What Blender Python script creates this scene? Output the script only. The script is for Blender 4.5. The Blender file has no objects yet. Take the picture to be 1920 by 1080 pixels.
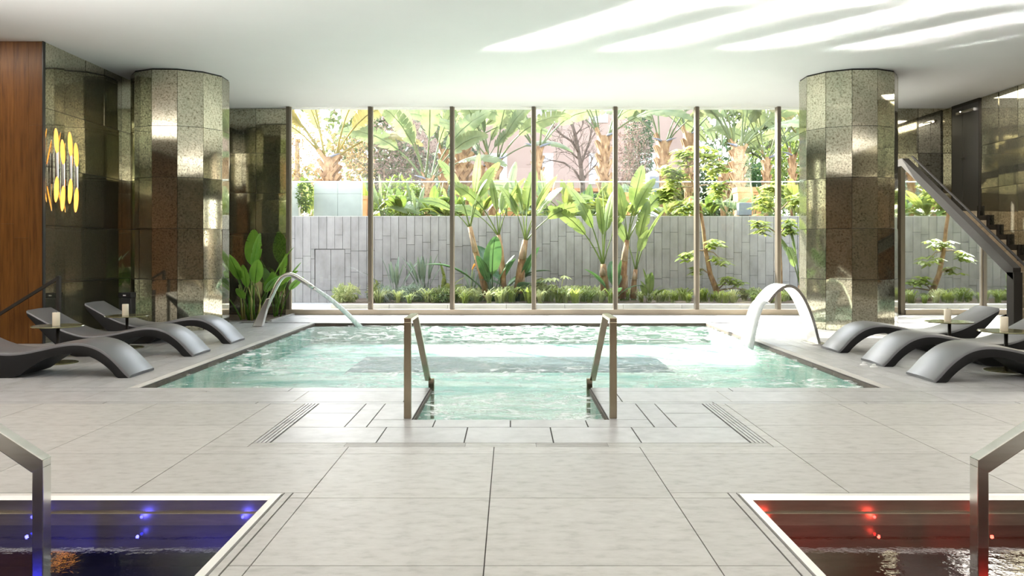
import bpy, math, random
import numpy as np
from mathutils import Vector, Matrix
SC = bpy.context.scene
COL = SC.collection
rnd = random.Random(7)
# ------------------------------------------------------------------ camera
F, VX, VY, CH = 1600.0, 957.0, 470.0, 1.2
cd = bpy.data.cameras.new('camera'); cam = bpy.data.objects.new('camera', cd); COL.objects.link(cam)
cam.location = (0, 0, CH); cam.rotation_euler = (math.pi/2, 0, 0)
cd.sensor_width = 36; cd.lens = F/1920*36
cd.shift_x = (960-VX)/1920; cd.shift_y = -(540-VY)/1920
cd.clip_end = 300; cd.clip_start = 0.05
SC.camera = cam
# ------------------------------------------------------------------ world, sun, exposure
SUN = Vector((0.81, -1.0, -0.85)).normalized()          # travel direction of the sunlight
w = bpy.data.worlds.new('sky'); SC.world = w; w.use_nodes = True
nt = w.node_tree; nt.nodes.clear()
sky = nt.nodes.new('ShaderNodeTexSky'); sky.sky_type = 'NISHITA'; sky.sun_disc = False
sky.sun_elevation = math.asin(-SUN.z); sky.sun_rotation = math.atan2(-SUN.x, -SUN.y)
sky.altitude = 100; sky.air_density = 1.0; sky.dust_density = 2.5; sky.ozone_density = 1.0
hsv = nt.nodes.new('ShaderNodeHueSaturation'); hsv.inputs['Saturation'].default_value = 0.45
bgn = nt.nodes.new('ShaderNodeBackground'); bgn.inputs['Strength'].default_value = 1.0
out = nt.nodes.new('ShaderNodeOutputWorld')
nt.links.new(sky.outputs[0], hsv.inputs['Color']); nt.links.new(hsv.outputs[0], bgn.inputs[0]); nt.links.new(bgn.outputs[0], out.inputs[0])
sl = bpy.data.lights.new('sun', 'SUN'); sl.energy = 17.0; sl.angle = math.radians(0.6); sl.color = (1.0, 0.95, 0.86)
so = bpy.data.objects.new('sun', sl); COL.objects.link(so)
so.rotation_euler = SUN.to_track_quat('-Z', 'Y').to_euler(); so.location = (-10, 30, 20)
def area(name, loc, direc, sx, sy, power, color=(1, 1, 1), spread=180):
    l = bpy.data.lights.new(name, 'AREA'); l.shape = 'RECTANGLE'; l.size = sx; l.size_y = sy
    l.energy = power; l.color = color; l.spread = math.radians(spread)
    o = bpy.data.objects.new(name, l); COL.objects.link(o); o.location = loc
    o.rotation_euler = Vector(direc).to_track_quat('-Z', 'Y').to_euler(); return o
# added fill lamp at ceiling level over the front half of the hall (behind and above the viewer)
area('fill_light_front', (-0.3, 0.2, 3.87), (0, 0, -1), 13, 8.5, 240, (1.0, 0.96, 0.9))
area('ceiling_lighting_stair', (7.9, 13.6, 3.86), (0, 0, -1), 0.5, 2.6, 28, (1.0, 0.94, 0.85))
area('timber_wall_fill', (-7.5, 10.2, 3.86), (0, 0.2, -1), 2.4, 0.12, 16, (1.0, 0.92, 0.8))  # added fill lamp that brightens the timber wall
# added fill lamps along the walls beside and behind the viewer, aimed at the ceiling
area('ceiling_fill_left', (-8.9, 4.5, 2.7), (0.45, 0.2, 0.9), 0.15, 9.0, 330, (1.0, 0.96, 0.92), 110)
area('ceiling_fill_right', (8.2, 4.0, 2.7), (-0.45, 0.2, 0.9), 0.15, 9.0, 240, (1.0, 0.96, 0.92), 110)
SC.view_settings.view_transform = 'Standard'; SC.view_settings.look = 'None'
SC.view_settings.gamma = 1.0; SC.view_settings.use_curve_mapping = False
SC.view_settings.exposure = 0.95
SC.cycles.use_denoising = True
SC.cycles.max_bounces = 8; SC.cycles.transparent_max_bounces = 16; SC.cycles.glossy_bounces = 5
SC.cycles.diffuse_bounces = 4; SC.cycles.transmission_bounces = 6
SC.cycles.caustics_reflective = False; SC.cycles.caustics_refractive = False
SC.cycles.sample_clamp_indirect = 6.0
CEIL = 3.9
def P(px, py, Y):
    return Vector(((px-VX)*Y/F, Y, CH-(py-VY)*Y/F))
def PX(px, Y): return (px-VX)*Y/F
# ------------------------------------------------------------------ materials
MATS = {}
def newmat(name):
    m = bpy.data.materials.new(name); m.use_nodes = True; t = m.node_tree; t.nodes.clear()
    o = t.nodes.new('ShaderNodeOutputMaterial'); MATS[name] = m
    return m, t, o
def N(t, typ, **kw):
    n = t.nodes.new(typ)
    for k, v in kw.items():
        if k in n.inputs: n.inputs[k].default_value = v
        else: setattr(n, k, v)
    return n
def ramp(t, fac, stops):
    r = t.nodes.new('ShaderNodeValToRGB'); e = r.color_ramp.elements
    e[0].position, e[0].color = stops[0][0], (*stops[0][1], 1)
    e[1].position, e[1].color = stops[-1][0], (*stops[-1][1], 1)
    for p, c in stops[1:-1]:
        x = e.new(p); x.color = (*c, 1)
    t.links.new(fac, r.inputs[0]); return r
def noise(t, scale, detail=4, vec=None, rough=0.6):
    n = t.nodes.new('ShaderNodeTexNoise'); n.inputs['Scale'].default_value = scale
    n.inputs['Detail'].default_value = detail; n.inputs['Roughness'].default_value = rough
    if vec is not None: t.links.new(vec, n.inputs['Vector'])
    return n
def wpos(t, s=(1, 1, 1)):
    g = t.nodes.new('ShaderNodeNewGeometry'); m = t.nodes.new('ShaderNodeMapping')
    m.inputs['Scale'].default_value = s; t.links.new(g.outputs['Position'], m.inputs['Vector']); return m.outputs[0]
def plain(name, col, rough=0.5, metal=0.0, spec=0.5, emit=None, estr=0):
    m, t, o = newmat(name); b = N(t, 'ShaderNodeBsdfPrincipled')
    b.inputs['Base Color'].default_value = (*col, 1); b.inputs['Roughness'].default_value = rough
    b.inputs['Metallic'].default_value = metal; b.inputs['Specular IOR Level'].default_value = spec
    if emit: b.inputs['Emission Color'].default_value = (*emit, 1); b.inputs['Emission Strength'].default_value = estr
    t.links.new(b.outputs[0], o.inputs[0]); return m
def noisy(name, stops, scale, s=(1, 1, 1), rough=0.6, metal=0.0, bump=0.0, rvar=0.0, spec=0.5, rand=0.0, detail=5):
    m, t, o = newmat(name); b = N(t, 'ShaderNodeBsdfPrincipled')
    v = wpos(t, s); n = noise(t, scale, detail, v); r = ramp(t, n.outputs[0], stops)
    c = r.outputs[0]
    if rand:
        oi = t.nodes.new('ShaderNodeObjectInfo'); mr = N(t, 'ShaderNodeMapRange')
        mr.inputs['To Min'].default_value = 1-rand; mr.inputs['To Max'].default_value = 1+rand
        t.links.new(oi.outputs['Random'], mr.inputs['Value'])
        h = N(t, 'ShaderNodeHueSaturation'); t.links.new(mr.outputs[0], h.inputs['Value']); t.links.new(c, h.inputs['Color']); c = h.outputs[0]
    t.links.new(c, b.inputs['Base Color'])
    b.inputs['Roughness'].default_value = rough; b.inputs['Metallic'].default_value = metal
    b.inputs['Specular IOR Level'].default_value = spec
    if rvar:
        mr = N(t, 'ShaderNodeMapRange'); mr.inputs['To Min'].default_value = rough-rvar; mr.inputs['To Max'].default_value = rough+rvar
        n2 = noise(t, scale*0.35, 3, v); t.links.new(n2.outputs[0], mr.inputs['Value']); t.links.new(mr.outputs[0], b.inputs['Roughness'])
    if bump:
        bp = N(t, 'ShaderNodeBump', Strength=bump, Distance=0.01); t.links.new(n.outputs[0], bp.inputs['Height']); t.links.new(bp.outputs[0], b.inputs['Normal'])
    t.links.new(b.outputs[0], o.inputs[0]); return m
noisy('stone', [(0.3, (0.33, 0.32, 0.295)), (0.48, (0.42, 0.41, 0.385)), (0.7, (0.47, 0.46, 0.435))], 14, (0.7, 1.3, 1), 0.42, bump=0.12, rvar=0.1, rand=0.05, detail=9)
noisy('stone_deck', [(0.3, (0.33, 0.325, 0.32)), (0.5, (0.40, 0.395, 0.39)), (0.7, (0.46, 0.455, 0.45))], 6, (1.2, 1.2, 1), 0.36, bump=0.08, rvar=0.1, rand=0.06, detail=8)
plain('grout', (0.07, 0.065, 0.06), 0.9)
plain('grate', (0.10, 0.10, 0.10), 0.5, 0.4)
noisy('coping_side', [(0.3, (0.05, 0.035, 0.025)), (0.7, (0.10, 0.07, 0.05))], 8, rough=0.6)
noisy('plaster', [(0.3, (0.88, 0.875, 0.865)), (0.7, (0.90, 0.895, 0.885))], 1.2, rough=0.8)
plain('bronze', (0.16, 0.135, 0.105), 0.38, 0.6)
plain('sill_metal', (0.45, 0.38, 0.30), 0.4, 0.5)
plain('dark_metal', (0.035, 0.031, 0.026), 0.65, 0.0, 0.2)
plain('door_dark', (0.035, 0.033, 0.03), 0.4)
plain('charcoal', (0.10, 0.10, 0.105), 0.42, 0, 0.9)
plain('charcoal_side', (0.006, 0.006, 0.006), 0.6, 0, 0.3)  # darker charcoal; on the lounger sides it paints in their shade
plain('black', (0.012, 0.012, 0.012), 0.4)
plain('white_plastic', (0.8, 0.8, 0.78), 0.4)
plain('candle', (0.85, 0.76, 0.60), 0.55)
plain('gold', (0.9, 0.55, 0.16), 0.25, 0.9)
plain('gold_glow', (0.95, 0.55, 0.12), 0.4, 0.0, emit=(1.0, 0.42, 0.07), estr=1.1)
plain('chrome', (0.75, 0.74, 0.72), 0.12, 1.0)
plain('rim_steel', (0.95, 0.94, 0.90), 0.35, 0.45)
plain('tabletop', (0.16, 0.15, 0.07), 0.12, 0.3)
plain('blue_led', (0.1, 0.1, 1), 0.4, emit=(0.06, 0.06, 1.0), estr=3)
plain('red_led', (1, 0.1, 0.1), 0.4, emit=(1.0, 0.05, 0.04), estr=3)
noisy('steel_rail', [(0.3, (0.32, 0.27, 0.19)), (0.7, (0.44, 0.38, 0.28))], 3, rough=0.2, metal=1.0)
noisy('steel', [(0.3, (0.62, 0.60, 0.55)), (0.7, (0.72, 0.70, 0.66))], 6, (1, 1, 8), 0.24, metal=1.0, rvar=0.06)
noisy('steel_tub', [(0.3, (0.46, 0.42, 0.35)), (0.7, (0.60, 0.55, 0.46))], 5, (1, 1, 8), 0.4, metal=1.0, rvar=0.05)
noisy('wood', [(0.3, (0.085, 0.030, 0.006)), (0.5, (0.15, 0.058, 0.011)), (0.75, (0.20, 0.082, 0.018))], 5, (5, 5, 0.35), 0.4, rand=0.15, spec=0.3)
noisy('pool_tile', [(0.38, (0.16, 0.40, 0.34)), (0.5, (0.44, 0.58, 0.51)), (0.62, (0.66, 0.72, 0.66))], 1.6, (0.5, 1.6, 1), 0.5)
noisy('pool_band', [(0.3, (0.008, 0.018, 0.03)), (0.7, (0.02, 0.04, 0.055))], 3, rough=0.5)
noisy('concrete', [(0.3, (0.255, 0.24, 0.225)), (0.5, (0.325, 0.305, 0.29)), (0.72, (0.385, 0.365, 0.345))], 3.5, (1, 1, 0.6), 0.85, bump=0.15, rand=0.06, detail=8)
noisy('pale_stone', [(0.3, (0.44, 0.425, 0.39)), (0.7, (0.56, 0.54, 0.50))], 2.0, rough=0.85, rand=0.03)
noisy('pink_render', [(0.3, (0.40, 0.28, 0.23)), (0.7, (0.46, 0.33, 0.28))], 0.8, rough=0.9)
noisy('soil', [(0.3, (0.07, 0.05, 0.03)), (0.7, (0.16, 0.11, 0.07))], 12, rough=0.95)
noisy('terracotta', [(0.3, (0.55, 0.22, 0.09)), (0.7, (0.68, 0.32, 0.14))], 6, rough=0.8)
plain('window_far', (0.75, 0.78, 0.82), 0.15)
plain('white_render', (0.86, 0.85, 0.83), 0.7)
noisy('step_stone', [(0.35, (0.34, 0.27, 0.18)), (0.65, (0.52, 0.43, 0.30))], 14, rough=0.5, rand=0.06)
noisy('bark', [(0.3, (0.22, 0.15, 0.09)), (0.7, (0.42, 0.31, 0.20))], 9, (1, 1, 0.5), 0.9)
noisy('bark_grey', [(0.3, (0.10, 0.07, 0.055)), (0.7, (0.18, 0.135, 0.11))], 9, rough=0.9)
noisy('palm_trunk', [(0.3, (0.12, 0.055, 0.022)), (0.5, (0.27, 0.155, 0.07)), (0.7, (0.40, 0.27, 0.14))], 10, (1, 1, 0.4), 0.85)
noisy('stalk', [(0.3, (0.22, 0.26, 0.06)), (0.55, (0.36, 0.38, 0.10)), (0.75, (0.45, 0.30, 0.12))], 6, (1, 1, 0.5), 0.6)
plain('spathe', (0.16, 0.17, 0.20), 0.5)
plain('orange_flower', (0.9, 0.35, 0.04), 0.6)

def leafmat(name, c1, c2, trans=0.45, rough=0.35, scale=2.5, rand=0.18):
    m, t, o = newmat(name)
    v = wpos(t); n = noise(t, scale, 3, v); r = ramp(t, n.outputs[0], [(0.3, c1), (0.7, c2)])
    oi = t.nodes.new('ShaderNodeObjectInfo'); mr = N(t, 'ShaderNodeMapRange')
    mr.inputs['To Min'].default_value = 1-rand; mr.inputs['To Max'].default_value = 1+rand
    t.links.new(oi.outputs['Random'], mr.inputs['Value'])
    h = N(t, 'ShaderNodeHueSaturation'); t.links.new(mr.outputs[0], h.inputs['Value']); t.links.new(r.outputs[0], h.inputs['Color'])
    b = N(t, 'ShaderNodeBsdfPrincipled'); b.inputs['Roughness'].default_value = rough; b.inputs['Specular IOR Level'].default_value = 0.45
    t.links.new(h.outputs[0], b.inputs['Base Color'])
    tr = N(t, 'ShaderNodeBsdfTranslucent')
    h2 = N(t, 'ShaderNodeHueSaturation'); h2.inputs['Value'].default_value = 1.1; h2.inputs['Hue'].default_value = 0.485
    t.links.new(h.outputs[0], h2.inputs['Color']); t.links.new(h2.outputs[0], tr.inputs['Color'])
    mx = N(t, 'ShaderNodeMixShader'); mx.inputs[0].default_value = trans
    t.links.new(b.outputs[0], mx.inputs[1]); t.links.new(tr.outputs[0], mx.inputs[2]); t.links.new(mx.outputs[0], o.inputs[0]); return m
leafmat('leaf_banana', (0.09, 0.15, 0.035), (0.20, 0.26, 0.075), 0.32)
leafmat('leaf_pale', (0.10, 0.15, 0.06), (0.22, 0.26, 0.12), 0.35)
leafmat('leaf_yellow', (0.24, 0.22, 0.06), (0.34, 0.30, 0.11))
leafmat('leaf_dark', (0.03, 0.09, 0.035), (0.08, 0.17, 0.05), 0.25)
leafmat('leaf_indoor', (0.09, 0.24, 0.025), (0.20, 0.38, 0.05), 0.5, 0.3)
leafmat('leaf_bush', (0.07, 0.13, 0.025), (0.19, 0.25, 0.05), 0.35, 0.45)
leafmat('leaf_lime', (0.11, 0.16, 0.03), (0.26, 0.28, 0.07), 0.35, 0.5)
leafmat('leaf_grass', (0.26, 0.34, 0.10), (0.56, 0.58, 0.27), 0.4, 0.5)
leafmat('leaf_tree', (0.15, 0.23, 0.035), (0.36, 0.42, 0.09), 0.4, 0.4)
leafmat('leaf_grey', (0.16, 0.22, 0.15), (0.28, 0.34, 0.24), 0.3, 0.5)
leafmat('leaf_brown', (0.18, 0.13, 0.10), (0.30, 0.23, 0.19), 0.4, 0.8)
leafmat('leaf_hedge', (0.20, 0.14, 0.06), (0.32, 0.25, 0.12), 0.4, 0.8)
leafmat('leaf_cypress', (0.05, 0.10, 0.05), (0.13, 0.19, 0.10), 0.2, 0.7)

def schlick(t, f0, nrm=None):
    lw = N(t, 'ShaderNodeLayerWeight'); lw.inputs['Blend'].default_value = 0.5
    if nrm is not None: t.links.new(nrm, lw.inputs['Normal'])
    pw_ = N(t, 'ShaderNodeMath', operation='POWER'); pw_.inputs[1].default_value = 5.0; t.links.new(lw.outputs['Facing'], pw_.inputs[0])
    ma = N(t, 'ShaderNodeMath', operation='MULTIPLY_ADD'); ma.inputs[1].default_value = 1-f0; ma.inputs[2].default_value = f0
    t.links.new(pw_.outputs[0], ma.inputs[0]); return ma.outputs[0]
def glassmat(name, tint, ior=1.45, rough=0.0, scale=1.0):
    m, t, o = newmat(name)
    tr = N(t, 'ShaderNodeBsdfTransparent'); tr.inputs[0].default_value = (*tint, 1)
    gl = N(t, 'ShaderNodeBsdfGlossy'); gl.inputs['Roughness'].default_value = rough
    fr = schlick(t, 0.035); mx = N(t, 'ShaderNodeMixShader'); t.links.new(fr, mx.inputs[0])
    t.links.new(tr.outputs[0], mx.inputs[1]); t.links.new(gl.outputs[0], mx.inputs[2]); t.links.new(mx.outputs[0], o.inputs[0]); return m
glassmat('glass', (0.98, 0.99, 0.985), 1.4)
glassmat('glass_pale', (0.93, 0.97, 0.95), 1.5)
plain('glass_edge', (0.85, 0.92, 0.88), 0.2)

def watermat(name, tint, bump, sc=(1, 1, 1), rough=0.02, refr=0.0, foam_glint=0.0):
    m, t, o = newmat(name)
    v = wpos(t, sc)
    n1 = noise(t, 2.2, 6, v, 0.65); n2 = noise(t, 9, 3, v)
    ad = N(t, 'ShaderNodeMath', operation='MULTIPLY_ADD'); ad.inputs[1].default_value = 0.35
    t.links.new(n2.outputs[0], ad.inputs[0]); t.links.new(n1.outputs[0], ad.inputs[2])
    bp = N(t, 'ShaderNodeBump', Strength=bump, Distance=0.2); t.links.new(ad.outputs[0], bp.inputs['Height'])
    tr = N(t, 'ShaderNodeBsdfTransparent'); tr.inputs[0].default_value = (*tint, 1)
    gl = N(t, 'ShaderNodeBsdfGlossy'); gl.inputs['Roughness'].default_value = rough
    t.links.new(bp.outputs[0], gl.inputs['Normal'])
    if refr:
        rf = N(t, 'ShaderNodeBsdfRefraction'); rf.inputs['IOR'].default_value = 1.2; rf.inputs['Roughness'].default_value = 0.0; rf.inputs[0].default_value = (*tint, 1)
        t.links.new(bp.outputs[0], rf.inputs['Normal'])
        m2 = N(t, 'ShaderNodeMixShader'); m2.inputs[0].default_value = refr; t.links.new(tr.outputs[0], m2.inputs[1]); t.links.new(rf.outputs[0], m2.inputs[2]); tr = m2
    fr = schlick(t, 0.02, bp.outputs[0]); mx = N(t, 'ShaderNodeMixShader'); t.links.new(fr, mx.inputs[0])
    t.links.new(tr.outputs[0], mx.inputs[1]); t.links.new(gl.outputs[0], mx.inputs[2])
    if foam_glint:      # froth stirred up by the jets, its white flecks also painting in glints
        v2 = wpos(t, (0.8, 1.0, 1)); f1 = noise(t, 7.5, 7, v2, 0.7); f1.inputs['Distortion'].default_value = 0.8; f2 = noise(t, 0.42, 3, wpos(t, (0.8, 1.3, 1)))
        r1 = ramp(t, f1.outputs[0], [(0.50, (0, 0, 0)), (0.60, (1, 1, 1))]); r2 = ramp(t, f2.outputs[0], [(0.40, (0.10,)*3), (0.58, (1, 1, 1))])
        mm = N(t, 'ShaderNodeMath', operation='MULTIPLY'); t.links.new(r1.outputs[0], mm.inputs[0]); t.links.new(r2.outputs[0], mm.inputs[1])
        m3 = N(t, 'ShaderNodeMath', operation='MULTIPLY'); m3.inputs[1].default_value = foam_glint; t.links.new(mm.outputs[0], m3.inputs[0])
        df = N(t, 'ShaderNodeBsdfDiffuse'); df.inputs[0].default_value = (0.92, 0.95, 0.95, 1)
        mf = N(t, 'ShaderNodeMixShader'); t.links.new(m3.outputs[0], mf.inputs[0]); t.links.new(mx.outputs[0], mf.inputs[1]); t.links.new(df.outputs[0], mf.inputs[2]); mx = mf
    t.links.new(mx.outputs[0], o.inputs[0]); return m
watermat('pool_water', (0.90, 0.97, 0.945), 1.0, (0.7, 1.5, 1), 0.04, 0.0, 0.85)
watermat('tub_water_cold', (0.16, 0.17, 0.38), 0.02)
watermat('tub_water_hot', (0.36, 0.14, 0.14), 0.02)
def foammat():
    m, t, o = newmat('falling_water')
    v = wpos(t, (6, 6, 0.7)); n = noise(t, 6, 4, v); r = ramp(t, n.outputs[0], [(0.35, (0.75,)*3), (0.65, (1.0,)*3)])
    tr = N(t, 'ShaderNodeBsdfTransparent'); tr.inputs[0].default_value = (0.95, 0.97, 0.97, 1)
    b = N(t, 'ShaderNodeBsdfPrincipled'); b.inputs['Base Color'].default_value = (0.93, 0.94, 0.95, 1); b.inputs['Roughness'].default_value = 0.2
    mx = N(t, 'ShaderNodeMixShader'); t.links.new(r.outputs[0], mx.inputs[0])
    t.links.new(tr.outputs[0], mx.inputs[1]); t.links.new(b.outputs[0], mx.inputs[2]); t.links.new(mx.outputs[0], o.inputs[0])
foammat()
def mirrormat():
    m, t, o = newmat('antique_mirror')
    v = wpos(t); oi = t.nodes.new('ShaderNodeObjectInfo')
    n1 = noise(t, 38, 8, v, 0.72); n2 = noise(t, 1.3, 4, v)
    r1 = ramp(t, n1.outputs[0], [(0.36, (0.24, 0.21, 0.15)), (0.47, (0.60, 0.57, 0.48)), (0.62, (0.80, 0.77, 0.68))])
    r2 = ramp(t, n2.outputs[0], [(0.3, (0.68, 0.72, 0.64)), (0.7, (1.0, 0.97, 0.88))])
    mu = N(t, 'ShaderNodeMix', data_type='RGBA', blend_type='MULTIPLY'); mu.inputs[0].default_value = 1.0
    t.links.new(r1.outputs[0], mu.inputs[6]); t.links.new(r2.outputs[0], mu.inputs[7])
    mr = N(t, 'ShaderNodeMapRange'); mr.inputs['To Min'].default_value = 0.75; mr.inputs['To Max'].default_value = 1.2
    t.links.new(oi.outputs['Random'], mr.inputs['Value'])
    h = N(t, 'ShaderNodeHueSaturation'); t.links.new(mr.outputs[0], h.inputs['Value']); t.links.new(mu.outputs[2], h.inputs['Color'])
    b = N(t, 'ShaderNodeBsdfPrincipled'); b.inputs['Metallic'].default_value = 1.0
    rr = N(t, 'ShaderNodeMapRange'); rr.inputs['To Min'].default_value = 0.10; rr.inputs['To Max'].default_value = 0.0
    t.links.new(n1.outputs[0], rr.inputs['Value']); t.links.new(rr.outputs[0], b.inputs['Roughness'])
    t.links.new(h.outputs[0], b.inputs['Base Color'])
    d = N(t, 'ShaderNodeBsdfDiffuse'); t.links.new(h.outputs[0], d.inputs[0])
    mx = N(t, 'ShaderNodeMixShader'); mx.inputs[0].default_value = 0.10
    t.links.new(b.outputs[0], mx.inputs[1]); t.links.new(d.outputs[0], mx.inputs[2]); t.links.new(mx.outputs[0], o.inputs[0])
mirrormat()
plain('clear_mirror', (0.86, 0.87, 0.85), 0.02, 1.0)

# ------------------------------------------------------------------ mesh helpers
class MB:
    def __init__(s): s.v = []; s.f = []
    def add(s, vs, fs):
        b = len(s.v); s.v += [tuple(x) for x in vs]; s.f += [tuple(i+b for i in f) for f in fs]; return s
    def box(s, x0, x1, y0, y1, z0, z1):
        return s.add([(x, y, z) for z in (z0, z1) for y in (y0, y1) for x in (x0, x1)],
                     [(0, 2, 3, 1), (4, 5, 7, 6), (0, 1, 5, 4), (2, 6, 7, 3), (0, 4, 6, 2), (1, 3, 7, 5)])
    def bar(s, a, b, wdt, hgt, up=(0, 0, 1)):
        a, b = Vector(a), Vector(b); d = (b-a).normalized(); upv = Vector(up)
        if abs(d.dot(upv)) > 0.98: upv = Vector((0, 1, 0))
        r = d.cross(upv).normalized(); u = r.cross(d).normalized()
        vs = []
        for p in (a, b):
            for i, j in ((-1, -1), (1, -1), (1, 1), (-1, 1)): vs.append(p+r*(i*wdt/2)+u*(j*hgt/2))
        return s.add(vs, [(3, 2, 1, 0), (4, 5, 6, 7), (0, 1, 5, 4), (1, 2, 6, 5), (2, 3, 7, 6), (3, 0, 4, 7)])
    def tube(s, pts, rad, n=8, cap=True, flat=1.0):
        pts = [Vector(p) for p in pts]; k = len(pts)
        if not hasattr(rad, '__len__'): rad = [rad]*k
        u = None; rings = []
        for i, p in enumerate(pts):
            d = (pts[min(i+1, k-1)]-pts[max(i-1, 0)]).normalized()
            if u is None:
                ref = Vector((0, 1, 0)) if abs(d.y) < 0.9 else Vector((1, 0, 0)); u = (ref-d*ref.dot(d)).normalized()
            else: u = (u-d*u.dot(d)).normalized()
            v = d.cross(u); rings.append([p+(u*math.cos(2*math.pi*j/n)*flat+v*math.sin(2*math.pi*j/n))*rad[i] for j in range(n)])
        fs = []
        for i in range(k-1):
            for j in range(n): fs.append((i*n+j, i*n+(j+1) % n, (i+1)*n+(j+1) % n, (i+1)*n+j))
        if cap: fs += [tuple(reversed(range(n))), tuple(range((k-1)*n, k*n))]
        return s.add([p for r in rings for p in r], fs)
    def lathe(s, prof, n=24, c=(0, 0, 0)):
        vs = []; k = len(prof)
        for r, z in prof:
            for j in range(n):
                a = 2*math.pi*j/n; vs.append((c[0]+r*math.cos(a), c[1]+r*math.sin(a), c[2]+z))
        fs = [(i*n+j, i*n+(j+1) % n, (i+1)*n+(j+1) % n, (i+1)*n+j) for i in range(k-1) for j in range(n)]
        fs += [tuple(reversed(range(n))), tuple(range((k-1)*n, k*n))]
        return s.add(vs, fs)
    def prism(s, poly, axis, a, b):
        k = len(poly)
        def mk(u, v, h): return {'x': (h, u, v), 'y': (u, h, v), 'z': (u, v, h)}[axis]
        vs = [mk(u, v, a) for u, v in poly]+[mk(u, v, b) for u, v in poly]
        fs = [tuple(reversed(range(k))), tuple(range(k, 2*k))]+[(i, (i+1) % k, k+(i+1) % k, k+i) for i in range(k)]
        return s.add(vs, fs)
    def mesh(s, name, mat, smooth=False):
        me = bpy.data.meshes.new(name); me.from_pydata(s.v, [], s.f)
        if isinstance(mat, str): mat = MATS[mat]
        me.materials.append(mat)
        if smooth: me.polygons.foreach_set('use_smooth', [True]*len(me.polygons))
        me.update(); return me
    def build(s, name, mat, parent=None, smooth=False, normals=True, **tags):
        me = s.mesh(name, mat, smooth)
        if normals:
            import bmesh
            bm = bmesh.new(); bm.from_mesh(me); bmesh.ops.recalc_face_normals(bm, faces=bm.faces); bm.to_mesh(me); bm.free()
        return link(name, me, parent, **tags)
def link(name, me, parent=None, mat=None, **tags):
    o = bpy.data.objects.new(name, me); COL.objects.link(o)
    if parent is not None: o.parent = parent
    if mat is not None: o.matrix_local = mat
    for k, v in tags.items(): o[k] = v
    return o
def empty(name, loc=(0, 0, 0), **tags):
    o = bpy.data.objects.new(name, None); COL.objects.link(o); o.location = loc; o.empty_display_size = 0.2
    for k, v in tags.items(): o[k] = v
    return o
def bevel(o, wdt, seg=2):
    b = o.modifiers.new('bevel', 'BEVEL'); b.width = wdt; b.segments = seg; b.limit_method = 'ANGLE'; b.angle_limit = math.radians(35)
    return o
def unitbox(mat):
    return MB().box(-.5, .5, -.5, .5, -.5, .5).mesh('piece', mat)
UB = {}
def piece(name, parent, x0, x1, y0, y1, z0, z1, mat, rot=None, **tags):
    if mat not in UB: UB[mat] = unitbox(mat)
    M = Matrix.Translation(((x0+x1)/2, (y0+y1)/2, (z0+z1)/2))
    if rot is not None: M = M @ rot
    M = M @ Matrix.Diagonal((x1-x0, y1-y0, z1-z0, 1))
    return link(name, UB[mat], parent, M, **tags)
def rsub(rects, hole):
    out = []
    hx0, hx1, hy0, hy1 = hole
    for (x0, x1, y0, y1) in rects:
        if x1 <= hx0+1e-6 or x0 >= hx1-1e-6 or y1 <= hy0+1e-6 or y0 >= hy1-1e-6: out.append((x0, x1, y0, y1)); continue
        if y0 < hy0: out.append((x0, x1, y0, hy0))
        if y1 > hy1: out.append((x0, x1, hy1, y1))
        a, b = max(y0, hy0), min(y1, hy1)
        if x0 < hx0: out.append((x0, hx0, a, b))
        if x1 > hx1: out.append((hx1, x1, a, b))
    return out
ST = dict(kind='structure')
# ------------------------------------------------------------------ floor
PX0, PX1, PY0, PY1 = -3.25, 3.25, 7.47, 14.15          # pool
NX, NY0 = 0.70, 6.06                                   # entry bay of the pool
TUBL = (-3.05, -1.12, 1.75, 4.20); TUBR = (1.12, 3.05, 1.75, 4.20)
BED = (-5.4, -4.07, 14.4, 16.2)
XL, XR, YN, YF = -9.0, 8.3, -5.0, 16.2
holes = [(PX0, PX1, PY0, PY1), (-NX, NX, NY0, PY0), TUBL, TUBR, BED]
rects = [(XL, XR, YN, YF)]
for h in holes: rects = rsub(rects, h)
fm = MB()
for r in rects: fm.box(r[0], r[1], r[2], r[3], -0.06, -0.006)
floor = fm.build('floor', 'grout', normals=False, label='grey stone tile floor around the pools', category='floor', **ST)
G = 0.005
def tile(x0, x1, y0, y1, mat='stone'):
    G = 0.009 if mat == 'stone_deck' else 0.005
    for (a, b, c, d) in clip([(x0, x1, y0, y1)]):
        if b-a > 0.03 and d-c > 0.03:
            piece('floor_tile', floor, a+G/2, b-G/2, c+G/2, d-G/2, -0.03, 0.0, mat)
def clip(rs):
    for h in holes: rs = rsub(rs, h)
    return rs
# big square tiles in the foreground
xe = [-0.10+0.89*k for k in range(-5, 6)]
ye = [2.35, 3.25, 4.14, 5.04, 5.87, 6.69]
U = (-1.61, 1.61, 5.22, 6.69)
SL = 0.045
bord = [(TUBL[0]-SL, TUBL[1]+SL, 1.7, TUBL[3]+0.03), (TUBR[0]-SL, TUBR[1]+SL, 1.7, TUBR[3]+0.03)]
for i in range(len(xe)-1):
    for j in range(len(ye)-1):
        rs = rsub([(xe[i], xe[i+1], ye[j], ye[j+1])], U)
        for b in bord: rs = rsub(rs, b)
        for r in rs: tile(*r)
for sx in (-1, 1):                                     # narrow strips beside the steel tubs
    a, b = sorted((sx*1.078, sx*1.118)); tile(a, b, 2.0, 4.23)
    a, b = sorted((sx*1.12, sx*3.1)); tile(a, b, 4.20, 4.23)
# outlying areas that the camera does not resolve
for r in ((XL, xe[0], YN, 6.69), (xe[-1], XR, YN, 6.69), (xe[0], xe[-1], YN, 1.6), (-1.05, 1.05, 1.6, 2.35), (xe[0], -3.12, 1.6, 2.35), (3.12, xe[-1], 1.6, 2.35)):
    tile(*r)
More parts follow.
